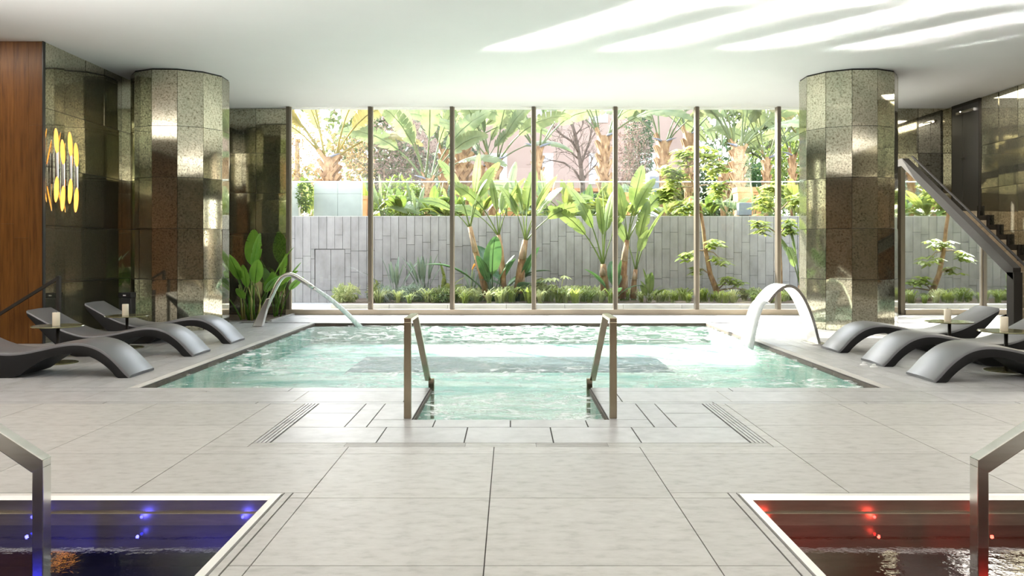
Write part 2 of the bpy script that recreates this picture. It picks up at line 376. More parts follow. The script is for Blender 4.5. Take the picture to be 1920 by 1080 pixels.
# U shaped frame of tiles and drain grates around the entry
yr = (5.22, 5.33)
for (x0, x1, g) in ((-1.61, -1.02, 0), (-1.02, -0.28, 1), (-0.28, 0.16, 0), (0.16, 0.60, 1), (0.60, 1.61, 0)):
    if g:
        gp = empty('drain_grate'); gp.parent = floor
        piece('grate_pan', gp, x0, x1, yr[0], yr[1], -0.03, -0.012, 'grate')
        for k in range(5): piece('grate_bar', gp, x0, x1, yr[0]+0.004+k*0.022, yr[0]+0.018+k*0.022, -0.012, 0.0, 'stone')
    else:
        for k in range(3): tile(x0, x1, yr[0]+k*0.0367, yr[0]+(k+1)*0.0367, 'stone')
for sx in (-1, 1):
    for (y0, y1) in ((5.33, 5.95), (5.95, 6.69)):
        for k in range(4):
            a, b = sorted((sx*(1.505+k*0.026), sx*(1.505+(k+1)*0.026)))
            piece('grate_bar', floor, a+0.004, b-0.004, y0+0.003, y1-0.003, -0.03, 0.0, 'stone_deck')
for (x0, x1) in zip((-1.50, -0.84, -0.29, 0.27, 0.82), (-0.84, -0.29, 0.27, 0.82, 1.50)): tile(x0, x1, 5.33, 5.80, 'stone_deck')
for (x0, x1) in zip((-0.98, -0.53, 0.0, 0.53), (-0.53, 0.0, 0.53, 0.98)): tile(x0, x1, 5.80, 6.06, 'stone_deck')
for sx in (-1, 1):
    for (a, b, c, d) in ((1.13, 1.50, 5.80, 6.30), (1.13, 1.50, 6.30, 6.69), (0.98, 1.13, 5.80, 6.69), (0.70, 0.98, 6.06, 6.69)):
        x0, x1 = sorted((sx*a, sx*b)); tile(x0, x1, c, d, 'stone_deck')
# border band in front of the pool
k = -5.2; i = 0
while k < 5.0:
    tile(k, k+0.87, 6.77, 7.28, 'stone_deck'); k += 0.87
k = -5.6
while k < 5.4:
    tile(k, k+1.2, 6.69, 6.77, 'stone_deck'); k += 1.2
for (x0, x1) in ((-3.34, -1.9), (-1.9, -0.7), (0.7, 1.9), (1.9, 3.34)): tile(x0, x1, 7.28, 7.47, 'stone_deck')
for (a, b) in ((XL, -5.2), (5.0, XR)): tile(a, b, 6.69, 7.47, 'stone_deck')
tile(-5.2, -3.34, 7.28, 7.47, 'stone_deck'); tile(3.34, 5.0, 7.28, 7.47, 'stone_deck')
for (a, b, c_, d_) in ((-6.03, -3.34, 7.29, 14.1), (3.34, 7.0, 7.29, 14.1), (-5.2, -1.65, 6.78, 7.27), (1.65, 5.0, 6.78, 7.27)):
    piece('pale_joint_filler', floor, a, b, c_, d_, -0.02, -0.0015, 'pale_stone')
# side decks, planks running towards the window
def deck(edges, y0, y1, step):
    for i in range(len(edges)-1):
        y = y0-(0.0 if i % 2 else step*0.45)
        while y < y1-0.01:
            a, b = max(y, y0), min(y+step, y1)
            if b-a > 0.05: tile(edges[i], edges[i+1], a, b, 'stone_deck')
            y += step
deck([-4.42, -4.12, -3.85, -3.645, -3.34], 7.47, 14.15, 1.15)
deck([-6.03, -5.5, -5.0, -4.52], 7.47, 14.4, 1.4)
gp = empty('drain_grate'); gp.parent = floor
piece('grate_pan', gp, -4.52, -4.42, 7.0, 14.1, -0.03, -0.012, 'grate')
for k in range(5): piece('grate_bar', gp, -4.517+k*0.02, -4.505+k*0.02, 7.0, 14.1, -0.012, 0, 'stone_deck')
deck([3.34, 3.57, 3.745, 4.02, 4.5, 5.0, 5.5, 6.0, 6.5, 7.0], 7.47, 14.15, 1.3)
for x0 in (XL,): tile(x0, -6.03, 7.47, 11.0, 'stone_deck')
tile(7.0, XR, 7.47, 11.6, 'stone_deck')
for (a, b) in zip((-4.07, -2.6, -1.1, 0.4, 1.9, 3.34, 4.8, 6.0), (-2.6, -1.1, 0.4, 1.9, 3.34, 4.8, 6.0, 7.0)):
    tile(a, b, 14.24, 15.1, 'stone_deck'); tile(a, b, 15.1, 15.93, 'stone_deck')
# lighter coping edge strips of the pool
for (a, b) in ((-3.34, -3.25), (3.25, 3.34)):
    y = 7.47
    while y < 14.2: tile(a, b, y, min(y+1.15, 14.24), 'pale_stone'); y += 1.15
k = -3.25
while k < 3.2: tile(k, min(k+1.15, 3.25), 14.15, 14.24, 'pale_stone'); k += 1.15

# ------------------------------------------------------------------ pool
ZB, ZW = -0.32, -0.042
pool = empty('swimming_pool', (0, 10.8, 0), label='rectangular turquoise pool basin with entry steps in front of the window', category='pool')
def pc(m, name, mat, **k):
    o = m.build(name, mat, **k); o.parent = pool; o.matrix_parent_inverse = Matrix.Translation(-pool.location); return o
m = MB(); m.box(PX0-.1, PX1+.1, PY0-.1, PY1+.1, ZB-.1, ZB); pc(m, 'pool_bottom', 'pool_tile')
m = MB(); m.box(-2.06, 2.06, 10.65, 12.2, ZB, ZB+0.004); pc(m, 'dark_tile_band', 'pool_band')
for (x0, x1, y0, y1) in ((PX0-.1, PX0, PY0, PY1), (PX1, PX1+.1, PY0, PY1), (PX0-.1, PX1+.1, PY1, PY1+.1),
                         (PX0-.1, -NX, PY0-.1, PY0), (NX, PX1+.1, PY0-.1, PY0), (-NX-.1, -NX, NY0, PY0-.1), (NX, NX+.1, NY0, PY0-.1), (-NX-.1, NX+.1, NY0-.1, NY0)):
    m = MB(); m.box(x0, x1, y0, y1, ZB-.1, -0.061); pc(m, 'pool_wall', 'pool_tile')
for i in range(4):
    m = MB(); m.box(-NX, NX, NY0+i*0.36, NY0+(i+1)*0.36 if i < 3 else PY0, ZB-.1, -0.12-i*0.055); pc(m, 'pool_step', 'pool_tile')
# dark waterline tiles, one row along each side
def row(x0, x1, y0, y1, n):
    for i in range(n):
        a = i/n; b = (i+1)/n
        if x1-x0 > y1-y0: r = (x0+(x1-x0)*a+.003, x0+(x1-x0)*b-.003, y0, y1)
        else: r = (x0, x1, y0+(y1-y0)*a+.003, y0+(y1-y0)*b-.003)
        mm = piece('waterline_tile', None, *r, -0.052, -0.012, 'coping_side'); mm.parent = pool; mm.matrix_parent_inverse = Matrix.Translation(-pool.location)
row(PX0, PX0+.012, PY0, PY1, 12); row(PX1-.012, PX1, PY0, PY1, 12); row(PX0+.02, PX1-.02, PY1-.012, PY1, 12)
row(-NX, -NX+.01, NY0, PY0, 3); row(NX-.01, NX, NY0, PY0, 3)
# water surface with real ripples
def water_grid(x0, x1, y0, y1, nx, ny, amp):
    xs = np.linspace(x0, x1, nx); ys = np.linspace(y0, y1, ny); X, Y = np.meshgrid(xs, ys)
    rs = np.random.RandomState(3); Z = np.zeros_like(X)
    for i in range(36):
        k = rs.uniform(4, 34); a = rs.normal(math.pi/2, 0.7); ph = rs.uniform(0, 6.28)
        Z += amp*(6/k)**1.1*np.sin(k*(X*math.cos(a)+Y*math.sin(a))+ph+1.2*np.sin(0.9*X+ph)+0.8*np.sin(1.3*Y-ph))
    return X, Y, Z
X, Y, Z = water_grid(PX0+.014, PX1-.014, PY0+.0, PY1-.014, 260, 280, 0.0050)
m = MB(); ny, nx = X.shape
vs = np.stack([X, Y, ZW+Z], -1).reshape(-1, 3); m.v = [tuple(map(float, p)) for p in vs]
m.f = [(j*nx+i, j*nx+i+1, (j+1)*nx+i+1, (j+1)*nx+i) for j in range(ny-1) for i in range(nx-1)]
X2, Y2, Z2 = water_grid(-NX+.012, NX-.012, NY0, PY0, 60, 55, 0.0032); ny, nx = X2.shape; b = len(m.v)
Z2[-1, :] = np.interp(X2[-1, :], X[0, :], Z[0, :])
m.v += [tuple(map(float, p)) for p in np.stack([X2, Y2, ZW+Z2], -1).reshape(-1, 3)]
m.f += [(b+j*nx+i, b+j*nx+i+1, b+(j+1)*nx+i+1, b+(j+1)*nx+i) for j in range(ny-1) for i in range(nx-1)]
m.build('pool_water', 'pool_water', smooth=True, normals=False, label='rippled turquoise water filling the big pool', category='water', kind='stuff')

# ------------------------------------------------------------------ steel tubs in the foreground
def tub(T, label, wmat, led, lab_w):
    x0, x1, y0, y1 = T
    t = empty('plunge_tub', ((x0+x1)/2, (y0+y1)/2, 0), label=label, category='tub')
    def c(m, name, mat, **k):
        o = m.build(name, mat, **k); o.parent = t; o.matrix_parent_inverse = Matrix.Translation(-t.location); return o
    R = 0.055
    m = MB()
    def ring(i, z): return [(x0+i, y0+i, z), (x1-i, y0+i, z), (x1-i, y1-i, z), (x0+i, y1-i, z)]
    prof = [(0.004, -0.02), (0.004, 0.006), (R-0.015, 0.006), (R, -0.012)]
    vs = [p for (i, z) in prof for p in ring(i, z)]
    fs = [(4*a+j, 4*a+(j+1) % 4, 4*a+4+(j+1) % 4, 4*a+4+j) for a in range(3) for j in range(4)]
    m.add(vs, fs); c(m, 'rim', 'rim_steel')
    m = MB(); prof = [(R, -0.012), (R, -0.06), (R-0.008, -0.064), (R-0.008, -0.07), (R+0.012, -0.075), (R+0.012, -0.33), (0.3, -0.33), (0.3, -0.8)]
    vs = [p for (i, z) in prof for p in ring(i, z)]
    fs = [(4*a+j, 4*a+(j+1) % 4, 4*a+4+(j+1) % 4, 4*a+4+j) for a in range(len(prof)-1) for j in range(4)]
    k = 4*(len(prof)-1); fs.append((k, k+1, k+2, k+3)); m.add(vs, fs); c(m, 'basin', 'steel_tub')
    m = MB(); i = R+0.0125; m.add([(x0+i, y0+i, -0.13), (x1-i, y0+i, -0.13), (x1-i, y1-i, -0.13), (x0+i, y1-i, -0.13)], [(0, 1, 2, 3)])
    wob = m.build('tub_water', wmat, normals=False, label=lab_w, category='water', kind='stuff')
    col = (0.08, 0.08, 1.0) if led == 'blue_led' else (1.0, 0.06, 0.04)
    for fx in (0.3, 0.7):
        l = bpy.data.lights.new('underwater_light', 'POINT'); l.energy = 1.7 if x0 < 0 else 0.7; l.color = col; l.shadow_soft_size = 0.08
        lo = bpy.data.objects.new('underwater_light', l); COL.objects.link(lo); lo.location = (x0+(x1-x0)*fx, y0+1.5, -0.55)
    for k, px in enumerate(((455, 265, 60) if x0 < 0 else (1440, 1640, 1850))):
        xx = PX(px, 4.13); o = MB().lathe([(0.007, -0.004), (0.007, 0.003), (0.004, 0.005)], 14).build('lamp', led)
        o.parent = t; o.matrix_local = Matrix.Translation((xx-t.location.x, y1-R-0.012-t.location.y, -0.09)) @ Matrix.Rotation(math.pi/2, 4, 'X')
        l = bpy.data.lights.new('tub_lamp_light', 'POINT'); l.energy = 0.07; l.color = col; l.shadow_soft_size = 0.008
        lo = bpy.data.objects.new('tub_lamp_light', l); COL.objects.link(lo); lo.location = (xx, y1-R-0.06, -0.09)
tub(TUBL, 'sunken steel plunge tub with blue glowing water, lower left', 'tub_water_cold', 'blue_led', 'dark blue still water inside the left steel tub')
tub(TUBR, 'sunken steel plunge tub with red glowing water, lower right', 'tub_water_hot', 'red_led', 'dark red still water inside the right steel tub')
def tubrail(sx, label):
    t = empty('grab_rail', (sx*3.12, 3.85, 0), label=label, category='handrail')
    def c(m, name):
        o = bevel(m.build(name, 'steel'), 0.004); o.parent = t; o.matrix_parent_inverse = Matrix.Translation(-t.location)
    y = 3.85; xa, xb = sx*2.09, sx*3.14; za, zb = 0.235, 0.92
    m = MB(); m.box(min(xa, xa+sx*.05), max(xa, xa+sx*.05), y-.035, y+.035, -0.33, za); c(m, 'post')
    m = MB(); m.prism([(xa, za-0.01), (xa, za+0.03), (xb, zb+0.03), (xb, zb-0.03), (xa+sx*.05, za-0.03)], 'y', y-.0352, y+.0352); c(m, 'sloping_rail')
    m = MB(); m.box(min(xb, xb+sx*.05), max(xb, xb+sx*.05), y-.035, y+.035, 0, zb+0.03); c(m, 'post')
tubrail(-1, 'square steel grab rail rising out of the blue tub'); tubrail(1, 'square steel grab rail rising out of the red tub')
def poolrail(sx, label):
    x = sx*0.735; t = empty('pool_handrail', (x, 6.12, 0), label=label, category='handrail')
    def c(m, name):
        o = bevel(m.build(name, 'steel_rail'), 0.004); o.parent = t; o.matrix_parent_inverse = Matrix.Translation(-t.location)
    wd = 0.052
    m = MB(); m.box(x-wd/2, x+wd/2, 6.09, 6.125, 0, 0.69); c(m, 'post')
    m = MB(); m.box(x-wd/2, x+wd/2, 6.09, 6.57, 0.69, 0.72); c(m, 'top_rail')
    m = MB(); m.bar((x, 6.57, 0.705), (x, 7.62, 0.05), wd, 0.032); c(m, 'sloping_rail')
    m = MB(); m.box(x-sx*0.03-wd/2, x-sx*0.03+wd/2, 7.6, 7.64, -0.30, 0.06); c(m, 'underwater_post')
poolrail(-1, 'bronze steel handrail on the left side of the pool entry steps')
poolrail(1, 'bronze steel handrail on the right side of the pool entry steps')

# ------------------------------------------------------------------ room shell
MB().box(XL-.3, XR+.3, YN-.3, 16.35, CEIL, CEIL+0.3).build('ceiling', 'plaster', label='smooth white ceiling over the pool hall', category='ceiling', **ST)
ZJ = [0.0, 0.77, 1.53, 2.29, 3.05, CEIL]
def mpanel(parent, M, wd, z0, z1, mat='antique_mirror'):
    """mirror glass panel standing in the local XZ plane, facing -Y"""
    if mat not in UB: UB[mat] = unitbox(mat)
    tilt = Matrix.Rotation(rnd.gauss(0, 0.006), 4, 'X') @ Matrix.Rotation(rnd.gauss(0, 0.008), 4, 'Z')
    L = M @ Matrix.Translation((0, 0, (z0+z1)/2)) @ tilt @ Matrix.Diagonal((wd-0.006, 0.012, z1-z0-0.006, 1))
    return link('mirror_panel', UB[mat], parent, L)
# left mirrored wall
wl = MB().box(-6.33, -6.045, 11.05, 16.35, -0.06, CEIL).build('wall_left', 'black', label='left wall clad in antiqued mirror panels', category='wall', **ST)
ys = [11.05, 11.53, 12.1, 12.66, 13.23, 13.8, 14.37, 14.94, 15.5, 16.2]
for a, b in zip(ys, ys[1:]):
    for z0, z1 in zip(ZJ, ZJ[1:]):
        mpanel(wl, Matrix.Translation((-6.03, (a+b)/2, 0)) @ Matrix.Rotation(math.pi/2, 4, 'Z'), b-a, z0, z1)
# far wall left and right of the window
wfl = MB().box(-6.33, -4.22, 16.215, 16.4, -0.06, CEIL).build('wall_far_left', 'black', label='mirrored wall end left of the window behind the indoor plant', category='wall', **ST)
xs = [-6.03, -5.45, -4.83, -4.22]
for a, b in zip(xs, xs[1:]):
    for z0, z1 in zip(ZJ, ZJ[1:]): mpanel(wfl, Matrix.Translation(((a+b)/2, 16.2, 0)), b-a, z0, z1)
wfr = MB().box(6.62, 8.6, 16.215, 16.4, -0.06, CEIL).build('wall_far_right', 'black', label='mirrored wall end right of the window beside the stair landing', category='wall', **ST)
xs = [6.62, 7.18, 7.74, 8.3]
for a, b in zip(xs, xs[1:]):
    for z0, z1 in zip(ZJ, ZJ[1:]): mpanel(wfr, Matrix.Translation(((a+b)/2, 16.2, 0)), b-a, z0, z1)
wr = MB().box(8.315, 8.6, -5.3, 16.2, -0.06, CEIL).build('wall_right', 'black', label='right wall clad in antiqued mirror panels along the stair', category='wall', **ST)
ys = [16.2, 16.0]; 
mpanel(wr, Matrix.Translation((8.3, 16.1, 0)) @ Matrix.Rotation(-math.pi/2, 4, 'Z'), 0.2, 0, CEIL)
ys = [15.06-0.56*i for i in range(9)]
for b, a in zip(ys, ys[1:]):
    for z0, z1 in zip(ZJ, ZJ[1:]): mpanel(wr, Matrix.Translation((8.3, (a+b)/2, 0)) @ Matrix.Rotation(-math.pi/2, 4, 'Z'), b-a, z0, z1)
piece('mirror_cladding', wr, 8.294, 8.306, -5, 10.57, 0, CEIL, 'antique_mirror')
# wood clad wall on the left
ww = MB().box(XL-.3, -6.05, 11.03, 11.3, -0.06, CEIL).build('wall_wood', 'black', label='warm brown timber clad wall at the left edge', category='wall', **ST)
x = -6.034
for i in range(14):
    wd = 0.165+0.03*rnd.random(); zc = [0, 0.9+2.2*rnd.random(), CEIL]
    for z0, z1 in zip(zc, zc[1:]): piece('timber_board', ww, x-wd+0.0012, x-0.0012, 11.004, 11.03, z0+0.001, z1-0.001, 'wood')
    x -= wd
piece('timber_board', ww, XL, x, 11.005, 11.03, 0, CEIL, 'wood')
piece('corner_trim', ww, -6.034, -6.02, 10.995, 11.05, 0, CEIL, 'black')
MB().box(XL-.3, XL, -5.3, 11.02, -0.06, CEIL).build('wall_outer_left', 'wood', label='timber side wall out of frame to the left', category='wall', **ST)
MB().box(XL-.3, XR+.3, -5.3, -5.0, -0.06, CEIL).build('wall_near', 'wood', label='timber wall behind the viewer', category='wall', **ST)

# ------------------------------------------------------------------ mirrored columns
def column(cx, cy, label, rot):
    c = empty('mirrored_column', (cx, cy, 0), label=label, category='column', kind='structure')
    R = 0.72; ap = R*math.cos(math.pi/12); s = 2*R*math.sin(math.pi/12)
    o = MB().lathe([(R-0.03, 0.0), (R-0.03, CEIL)], 12).build('core', 'black', c); o.matrix_local = Matrix.Rotation(math.pi/12+rot, 4, 'Z')
    o = MB().lathe([(R-0.012, CEIL-0.02), (R-0.012, CEIL)], 12).build('shadow_gap', 'black', c); o.matrix_local = Matrix.Rotation(math.pi/12+rot, 4, 'Z')
    for k in range(12):
        M = Matrix.Rotation(k*math.pi/6+rot, 4, 'Z') @ Matrix.Translation((0, -ap+0.006, 0))
        for z0, z1 in zip(ZJ, ZJ[1:]):
            mpanel(c, M, s, z0, z1 if z1 < CEIL else CEIL-0.02)
    return c
column(-5.15, 13.33, 'left twelve sided column clad in antiqued mirror', 0.04)
column(5.27, 13.33, 'right twelve sided column clad in antiqued mirror beside the waterfall', -0.03)

# ------------------------------------------------------------------ window wall
MX = [-4.17+1.533*i for i in range(8)]
YW = 16.0
for i in range(7):
    a, b = MX[i], MX[i+1]
    wn = empty('window_%d' % (i+1), (a, YW, 0), category='window', label='%s floor to ceiling glass bay with bronze frame facing the garden' % ['first', 'second', 'third', 'fourth', 'fifth', 'sixth', 'seventh'][i], **ST)
    def c(x0, x1, y0, y1, z0, z1, name, mat):
        o = piece(name, wn, x0-a, x1-a, y0-YW, y1-YW, z0, z1, mat)
    c(a+.03, b-.03, YW+.035, YW+.047, 0.1, CEIL-0.005, 'pane', 'glass')
    c(a-.03, a+.03, YW-.03, YW+.13, 0.1, CEIL, 'mullion', 'bronze')
    c(a+.03, a+.055, YW+.02, YW+.08, 0.1, CEIL, 'glazing_bead', 'sill_metal')
    c(a-.03, b-.03, YW-.05, YW+.13, 0.0, 0.1, 'bottom_rail', 'sill_metal')
    if i == 6: c(b-.03, b+.05, YW-.03, YW+.13, 0, CEIL, 'mullion', 'bronze')

# ------------------------------------------------------------------ stair on the right
SX0, SX1, NS, RUN = 7.0, 8.27, 11, 0.297
ZL = 1.9; RIS = ZL/NS; YT = 15.07
st = empty('staircase', (7.6, 13.4, 0), label='brown stone staircase climbing to a landing along the mirrored right wall', category='stairs')
def sc(m, name, mat, par=st, **k):
    o = m.build(name, mat, **k); o.parent = par; o.matrix_parent_inverse = Matrix.Translation(-par.location); return o
for i in range(NS):
    y0 = YT-(NS-1-i)*RUN-RUN; z1 = RIS*(i+1)
    if i == NS-1: m = MB().box(SX0, SX1, YT-RUN+RUN, 16.18, ZL-0.2, ZL); sc(m, 'landing', 'step_stone'); continue
    m = MB().box(SX0, SX1, y0+RUN, y0+2*RUN, 0, z1); sc(m, 'step', 'step_stone')
    m = MB().box(SX1-0.03, SX1, y0+RUN-0.02, y0+2*RUN, z1, z1+0.09).box(SX1-0.03, SX1, y0+2*RUN-0.05, y0+2*RUN, z1+.09, z1+RIS+0.09); sc(m, 'skirting', 'dark_metal')
bl = empty('stair_balustrade', (6.95, 13.4, 0), label='mirrored stair side panel under a dark sloping metal rail', category='balustrade')
yb = 11.85
def zr(y): return 1.02+(2.83-1.02)*(y-yb)/(YT-yb)
m = MB().prism([(yb+.05, 0.0), (16.15, 0.0), (16.15, 2.72), (YT, 2.72), (yb+.05, 0.90)], 'x', 6.96, 6.985); sc(m, 'glass_panel', 'clear_mirror', bl)
m = MB().prism([(yb-.1, zr(yb-.1)-.17), (yb-.1, zr(yb-.1)), (YT, zr(YT)), (16.15, zr(YT)), (16.15, zr(YT)-.13), (YT+.04, zr(YT)-.13)], 'x', 6.92, 7.03); sc(m, 'sloping_rail', 'dark_metal', bl)
m = MB().prism([(yb-.1, zr(yb-.1)-.19), (yb-.1, zr(yb-.1)-.172), (YT+.04, zr(YT)-.132), (YT+.04, zr(YT)-.15)], 'x', 6.945, 6.958); sc(m, 'edge_trim', 'chrome', bl)
m = MB().tube([(7.09, yb-.1, zr(yb-.1)+.03), (7.09, YT-.02, zr(YT)+.03)], 0.018, 8); sc(m, 'handrail', 'dark_metal', bl)
m = MB().box(6.92, 7.04, yb-.12, yb+.05, 0, 0.9); sc(m, 'post', 'dark_metal', bl)
d = empty('door_1', (8.3, 15.5, ZL), label='dark double door on the stair landing in the mirrored right wall', category='door', **ST)
for (y0, y1) in ((15.08, 15.60), (15.61, 15.98)):
    o = piece('door_leaf', d, -0.03, 0.012, y0-15.5, y1-15.5, 0.0, CEIL-ZL-0.06, 'door_dark')
piece('door_frame', d, -0.03, 0.012, 15.06-15.5, 15.08-15.5, 0, CEIL-ZL-0.03, 'dark_metal'); piece('door_frame', d, -0.03, 0.012, 15.98-15.5, 16.0-15.5, 0, CEIL-ZL-0.03, 'dark_metal')
piece('door_frame', d, -0.03, 0.012, 15.06-15.5, 16.0-15.5, CEIL-ZL-.06, CEIL-ZL, 'dark_metal')
m = MB().tube([(-0.03, 0.06, 0.98), (-0.09, 0.06, 0.98), (-0.09, -0.08, 0.98)], 0.012, 8); o = m.build('door_handle', 'dark_metal', d)
m = MB().box(-0.055, -0.03, -0.3, 0.3, 1.80, 1.85).bar((-0.05, 0.2, 1.82), (-0.13, 0.0, 1.82), 0.02, 0.02); m.build('door_closer', 'chrome', d)

# ------------------------------------------------------------------ sconces
def sconce(y, label):
    s = empty('wall_sconce', (-6.02, y, 2.28), label=label, category='lamp', group='gold and steel sconces on the mirrored wall')
    m = MB().box(0.002, 0.02, -0.035, 0.035, -0.2, 0.2); m.build('back_plate', 'chrome', s)
    m = MB().box(0.02, 0.05, -0.02, 0.02, -0.05, 0.05); m.build('bracket', 'chrome', s)
    n = 16
    r, cut = 0.03, 0.17
    for (dx, dy, zt, zb) in ((0.075, -0.075, 0.53, -0.45), (0.085, 0.065, 0.40, -0.56)):
        def rp(rad, z, sg): return [(dx+rad*math.cos(2*math.pi*j/n), dy+rad*math.sin(2*math.pi*j/n), z-sg*cut*(1+math.cos(2*math.pi*j/n+0.8))) for j in range(n)]
        m = MB(); m.add(rp(r, zb, -1)+rp(r, zt, 1), [(j, (j+1) % n, n+(j+1) % n, n+j) for j in range(n)])
        tb = m.build('tube', 'chrome', s, smooth=True, normals=False)
        m = MB(); m.add(rp(r-0.003, zb+0.002, -1)+rp(r-0.003, zt-0.002, 1)+rp(r-0.003, 0.0, 0), [(j, (j+1) % n, 2*n+(j+1) % n, 2*n+j) for j in range(n)]+[(2*n+j, 2*n+(j+1) % n, n+(j+1) % n, n+j) for j in range(n)])
        m.build('gold_lining', 'gold_glow', tb, smooth=True, normals=False)
sconce(11.25, 'glowing gold tube sconce nearest the timber wall'); sconce(11.6, 'glowing gold tube sconce farther from the timber wall')

# ------------------------------------------------------------------ loungers
TOPP = [(0.0, 0.025), (0.05, 0.075), (0.12, 0.15), (0.2, 0.222), (0.3, 0.288), (0.42, 0.328), (0.55, 0.335), (0.7, 0.315), (0.85, 0.283), (1.0, 0.253), (1.15, 0.238), (1.3, 0.250), (1.45, 0.293), (1.6, 0.360), (1.75, 0.440), (1.9, 0.525)]
BOTP = [(0.01, 0.0), (0.115, 0.0), (0.17, 0.055), (0.24, 0.118), (0.33, 0.178), (0.44, 0.220), (0.56, 0.232), (0.7, 0.212), (0.83, 0.165), (0.95, 0.095), (1.06, 0.02), (1.2, 0.0), (1.36, 0.004), (1.5, 0.085), (1.68, 0.24), (1.885, 0.46)]
def smoothpoly(p, n=48):
    pts = [Vector((a, b, 0)) for a, b in p]; outp = []
    for i in range(n):
        t = i/(n-1)*(len(pts)-1); k = min(int(t), len(pts)-2); f = t-k
        p0, p1, p2, p3 = pts[max(k-1, 0)], pts[k], pts[k+1], pts[min(k+2, len(pts)-1)]
        q = 0.5*((2*p1)+(p2-p0)*f+(2*p0-5*p1+4*p2-p3)*f*f+(3*p1-p0-3*p2+p3)*f**3); outp.append((q.x, max(q.y, 0)))
    return outp
def lounger_mesh():
    T = smoothpoly(TOPP); B = smoothpoly(BOTP); W = 0.56; r = 0.03
    m = MB(); k = len(T)
    rows = []
    # cross section loop, rounded top edges
    def sect(i):
        (tx, tz), (bx, bz) = T[i], B[i]; dx, dz = bx-tx, bz-tz; ln = math.hypot(dx, dz); ux, uz = dx/ln, dz/ln
        q = []
        for (yy, dd) in ((0, r), (r*0.29, r*0.29), (r, 0), (W/2, -0.006), (W-r, 0), (W-r*0.29, r*0.29), (W, r)):
            q.append((tx+ux*dd, yy, tz+uz*dd))
        q += [(bx, W-0.004, bz), (bx, 0.004, bz)]
        return q
    vs = [p for i in range(k) for p in sect(i)]; n = 9
    fs = [(i*n+j, i*n+(j+1) % n, (i+1)*n+(j+1) % n, (i+1)*n+j) for i in range(k-1) for j in range(n)]
    fs += [tuple(range(n)), tuple(range((k-1)*n, k*n))]
    m.add(vs, fs); return m
lm = lounger_mesh(); import bmesh
LME = lm.mesh('lounger_shell', 'charcoal')
bm = bmesh.new(); bm.from_mesh(LME); bmesh.ops.recalc_face_normals(bm, faces=bm.faces); bm.to_mesh(LME); bm.free()
LME.polygons.foreach_set('use_smooth', [len(p.vertices) < 5 for p in LME.polygons])
LME.materials.append(MATS['charcoal_side'])  # darker copy puts shade into the colour of sides and underside
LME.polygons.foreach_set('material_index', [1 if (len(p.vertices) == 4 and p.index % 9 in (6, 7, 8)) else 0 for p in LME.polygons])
def lounger(x, y, sx, label):
    t = empty('wave_lounger', (x, y, 0), label=label, category='lounger', group='charcoal wave loungers beside the pool')
    o = link('shell', LME, t); o.matrix_local = Matrix.Diagonal((sx, 1, 1, 1))
    es = o.modifiers.new('split', 'EDGE_SPLIT'); es.split_angle = math.radians(40)
    m = MB().box(min(sx*1.12, sx*1.3), max(sx*1.12, sx*1.3), 0.08, 0.48, 0.0, 0.008); m.build('foot_pad', 'black', t)
for y, l in ((8.03, 'wave lounger cut by the left frame edge, nearest on the left deck'), (9.65, 'middle wave lounger of the left deck, its head before the timber wall'), (10.97, 'farthest wave lounger of the left deck beside the mirrored column')):
    lounger(-3.58, y, -1, l)
for y, l in ((7.74, 'wave lounger nearest the viewer on the right deck'), (8.81, 'middle wave lounger of the right deck with two white caps at its foot'), (10.0, 'farthest wave lounger of the right deck, its raised head fully in view')):
    lounger(3.84, y, 1, l)
def table(x, y, lab, labc):
    t = empty('side_table', (x, y, 0), label=lab, category='table', group='round side tables between the loungers')
    MB().lathe([(0.20, 0), (0.20, 0.006), (0.19, 0.01)], 36).build('base', 'tabletop', t)
    MB().lathe([(0.018, 0.01), (0.018, 0.388)], 12).build('pole', 'dark_metal', t, smooth=True)
    MB().lathe([(0.255, 0.388), (0.26, 0.393), (0.255, 0.40)], 40).build('table_top', 'tabletop', t)
    c = empty('pillar_candle', (x-0.02, y, 0.40), label=labc, category='candle', group='ivory pillar candles on the side tables')
    o = MB().lathe([(0.037, 0), (0.038, 0.003), (0.038, 0.136), (0.034, 0.14), (0.024, 0.133), (0.01, 0.13)], 20).build('wax', 'candle', c, smooth=True)
    es = o.modifiers.new('split', 'EDGE_SPLIT'); es.split_angle = math.radians(50)
    MB().tube([(0, 0, 0.13), (0.002, 0, 0.15)], 0.002, 5).build('wick', 'black', c)
table(-4.84, 9.13, 'round metal side table before the timber wall on the left', 'ivory candle on the side table before the timber wall')
table(-4.74, 10.55, 'round metal side table before the left mirrored wall', 'ivory candle on the side table before the left mirrored wall')
table(4.98, 9.68, 'round side table between the two farther right loungers', 'ivory candle on the table between the two farther right loungers')
table(4.96, 8.54, 'round side table at the right frame edge between the two nearer loungers', 'ivory candle on the table at the right frame edge')
for x, y, l in ((3.70, 8.93, 'small white plastic cap on the deck, farther of two'), (3.74, 8.78, 'small white plastic cap on the deck, nearer of two')):
    o = empty('deck_cap', (x, y, 0), label=l, category='cap', group='white caps by the right lounger')
    MB().lathe([(0.04, 0), (0.04, 0.008), (0.03, 0.014)], 18).build('flange', 'white_plastic', o)
    MB().lathe([(0.018, 0.013), (0.02, 0.03), (0.012, 0.036)], 14).build('knob', 'white_plastic', o)
# black bin against the mirrored wall
b = empty('waste_bin', (-5.5, 12.25, 0), label='small black bin standing before the left mirrored wall', category='bin')
bevel(MB().box(-.085, .085, -.085, .085, 0, 0.52).build('body', 'black', b), 0.006); bevel(MB().box(-.09, .09, -.09, .09, 0.525, 0.60).build('lid', 'charcoal_side', b), 0.008)
piece('label_plate', b, -0.02, 0.02, -0.092, -0.09, 0.555, 0.57, 'white_plastic')
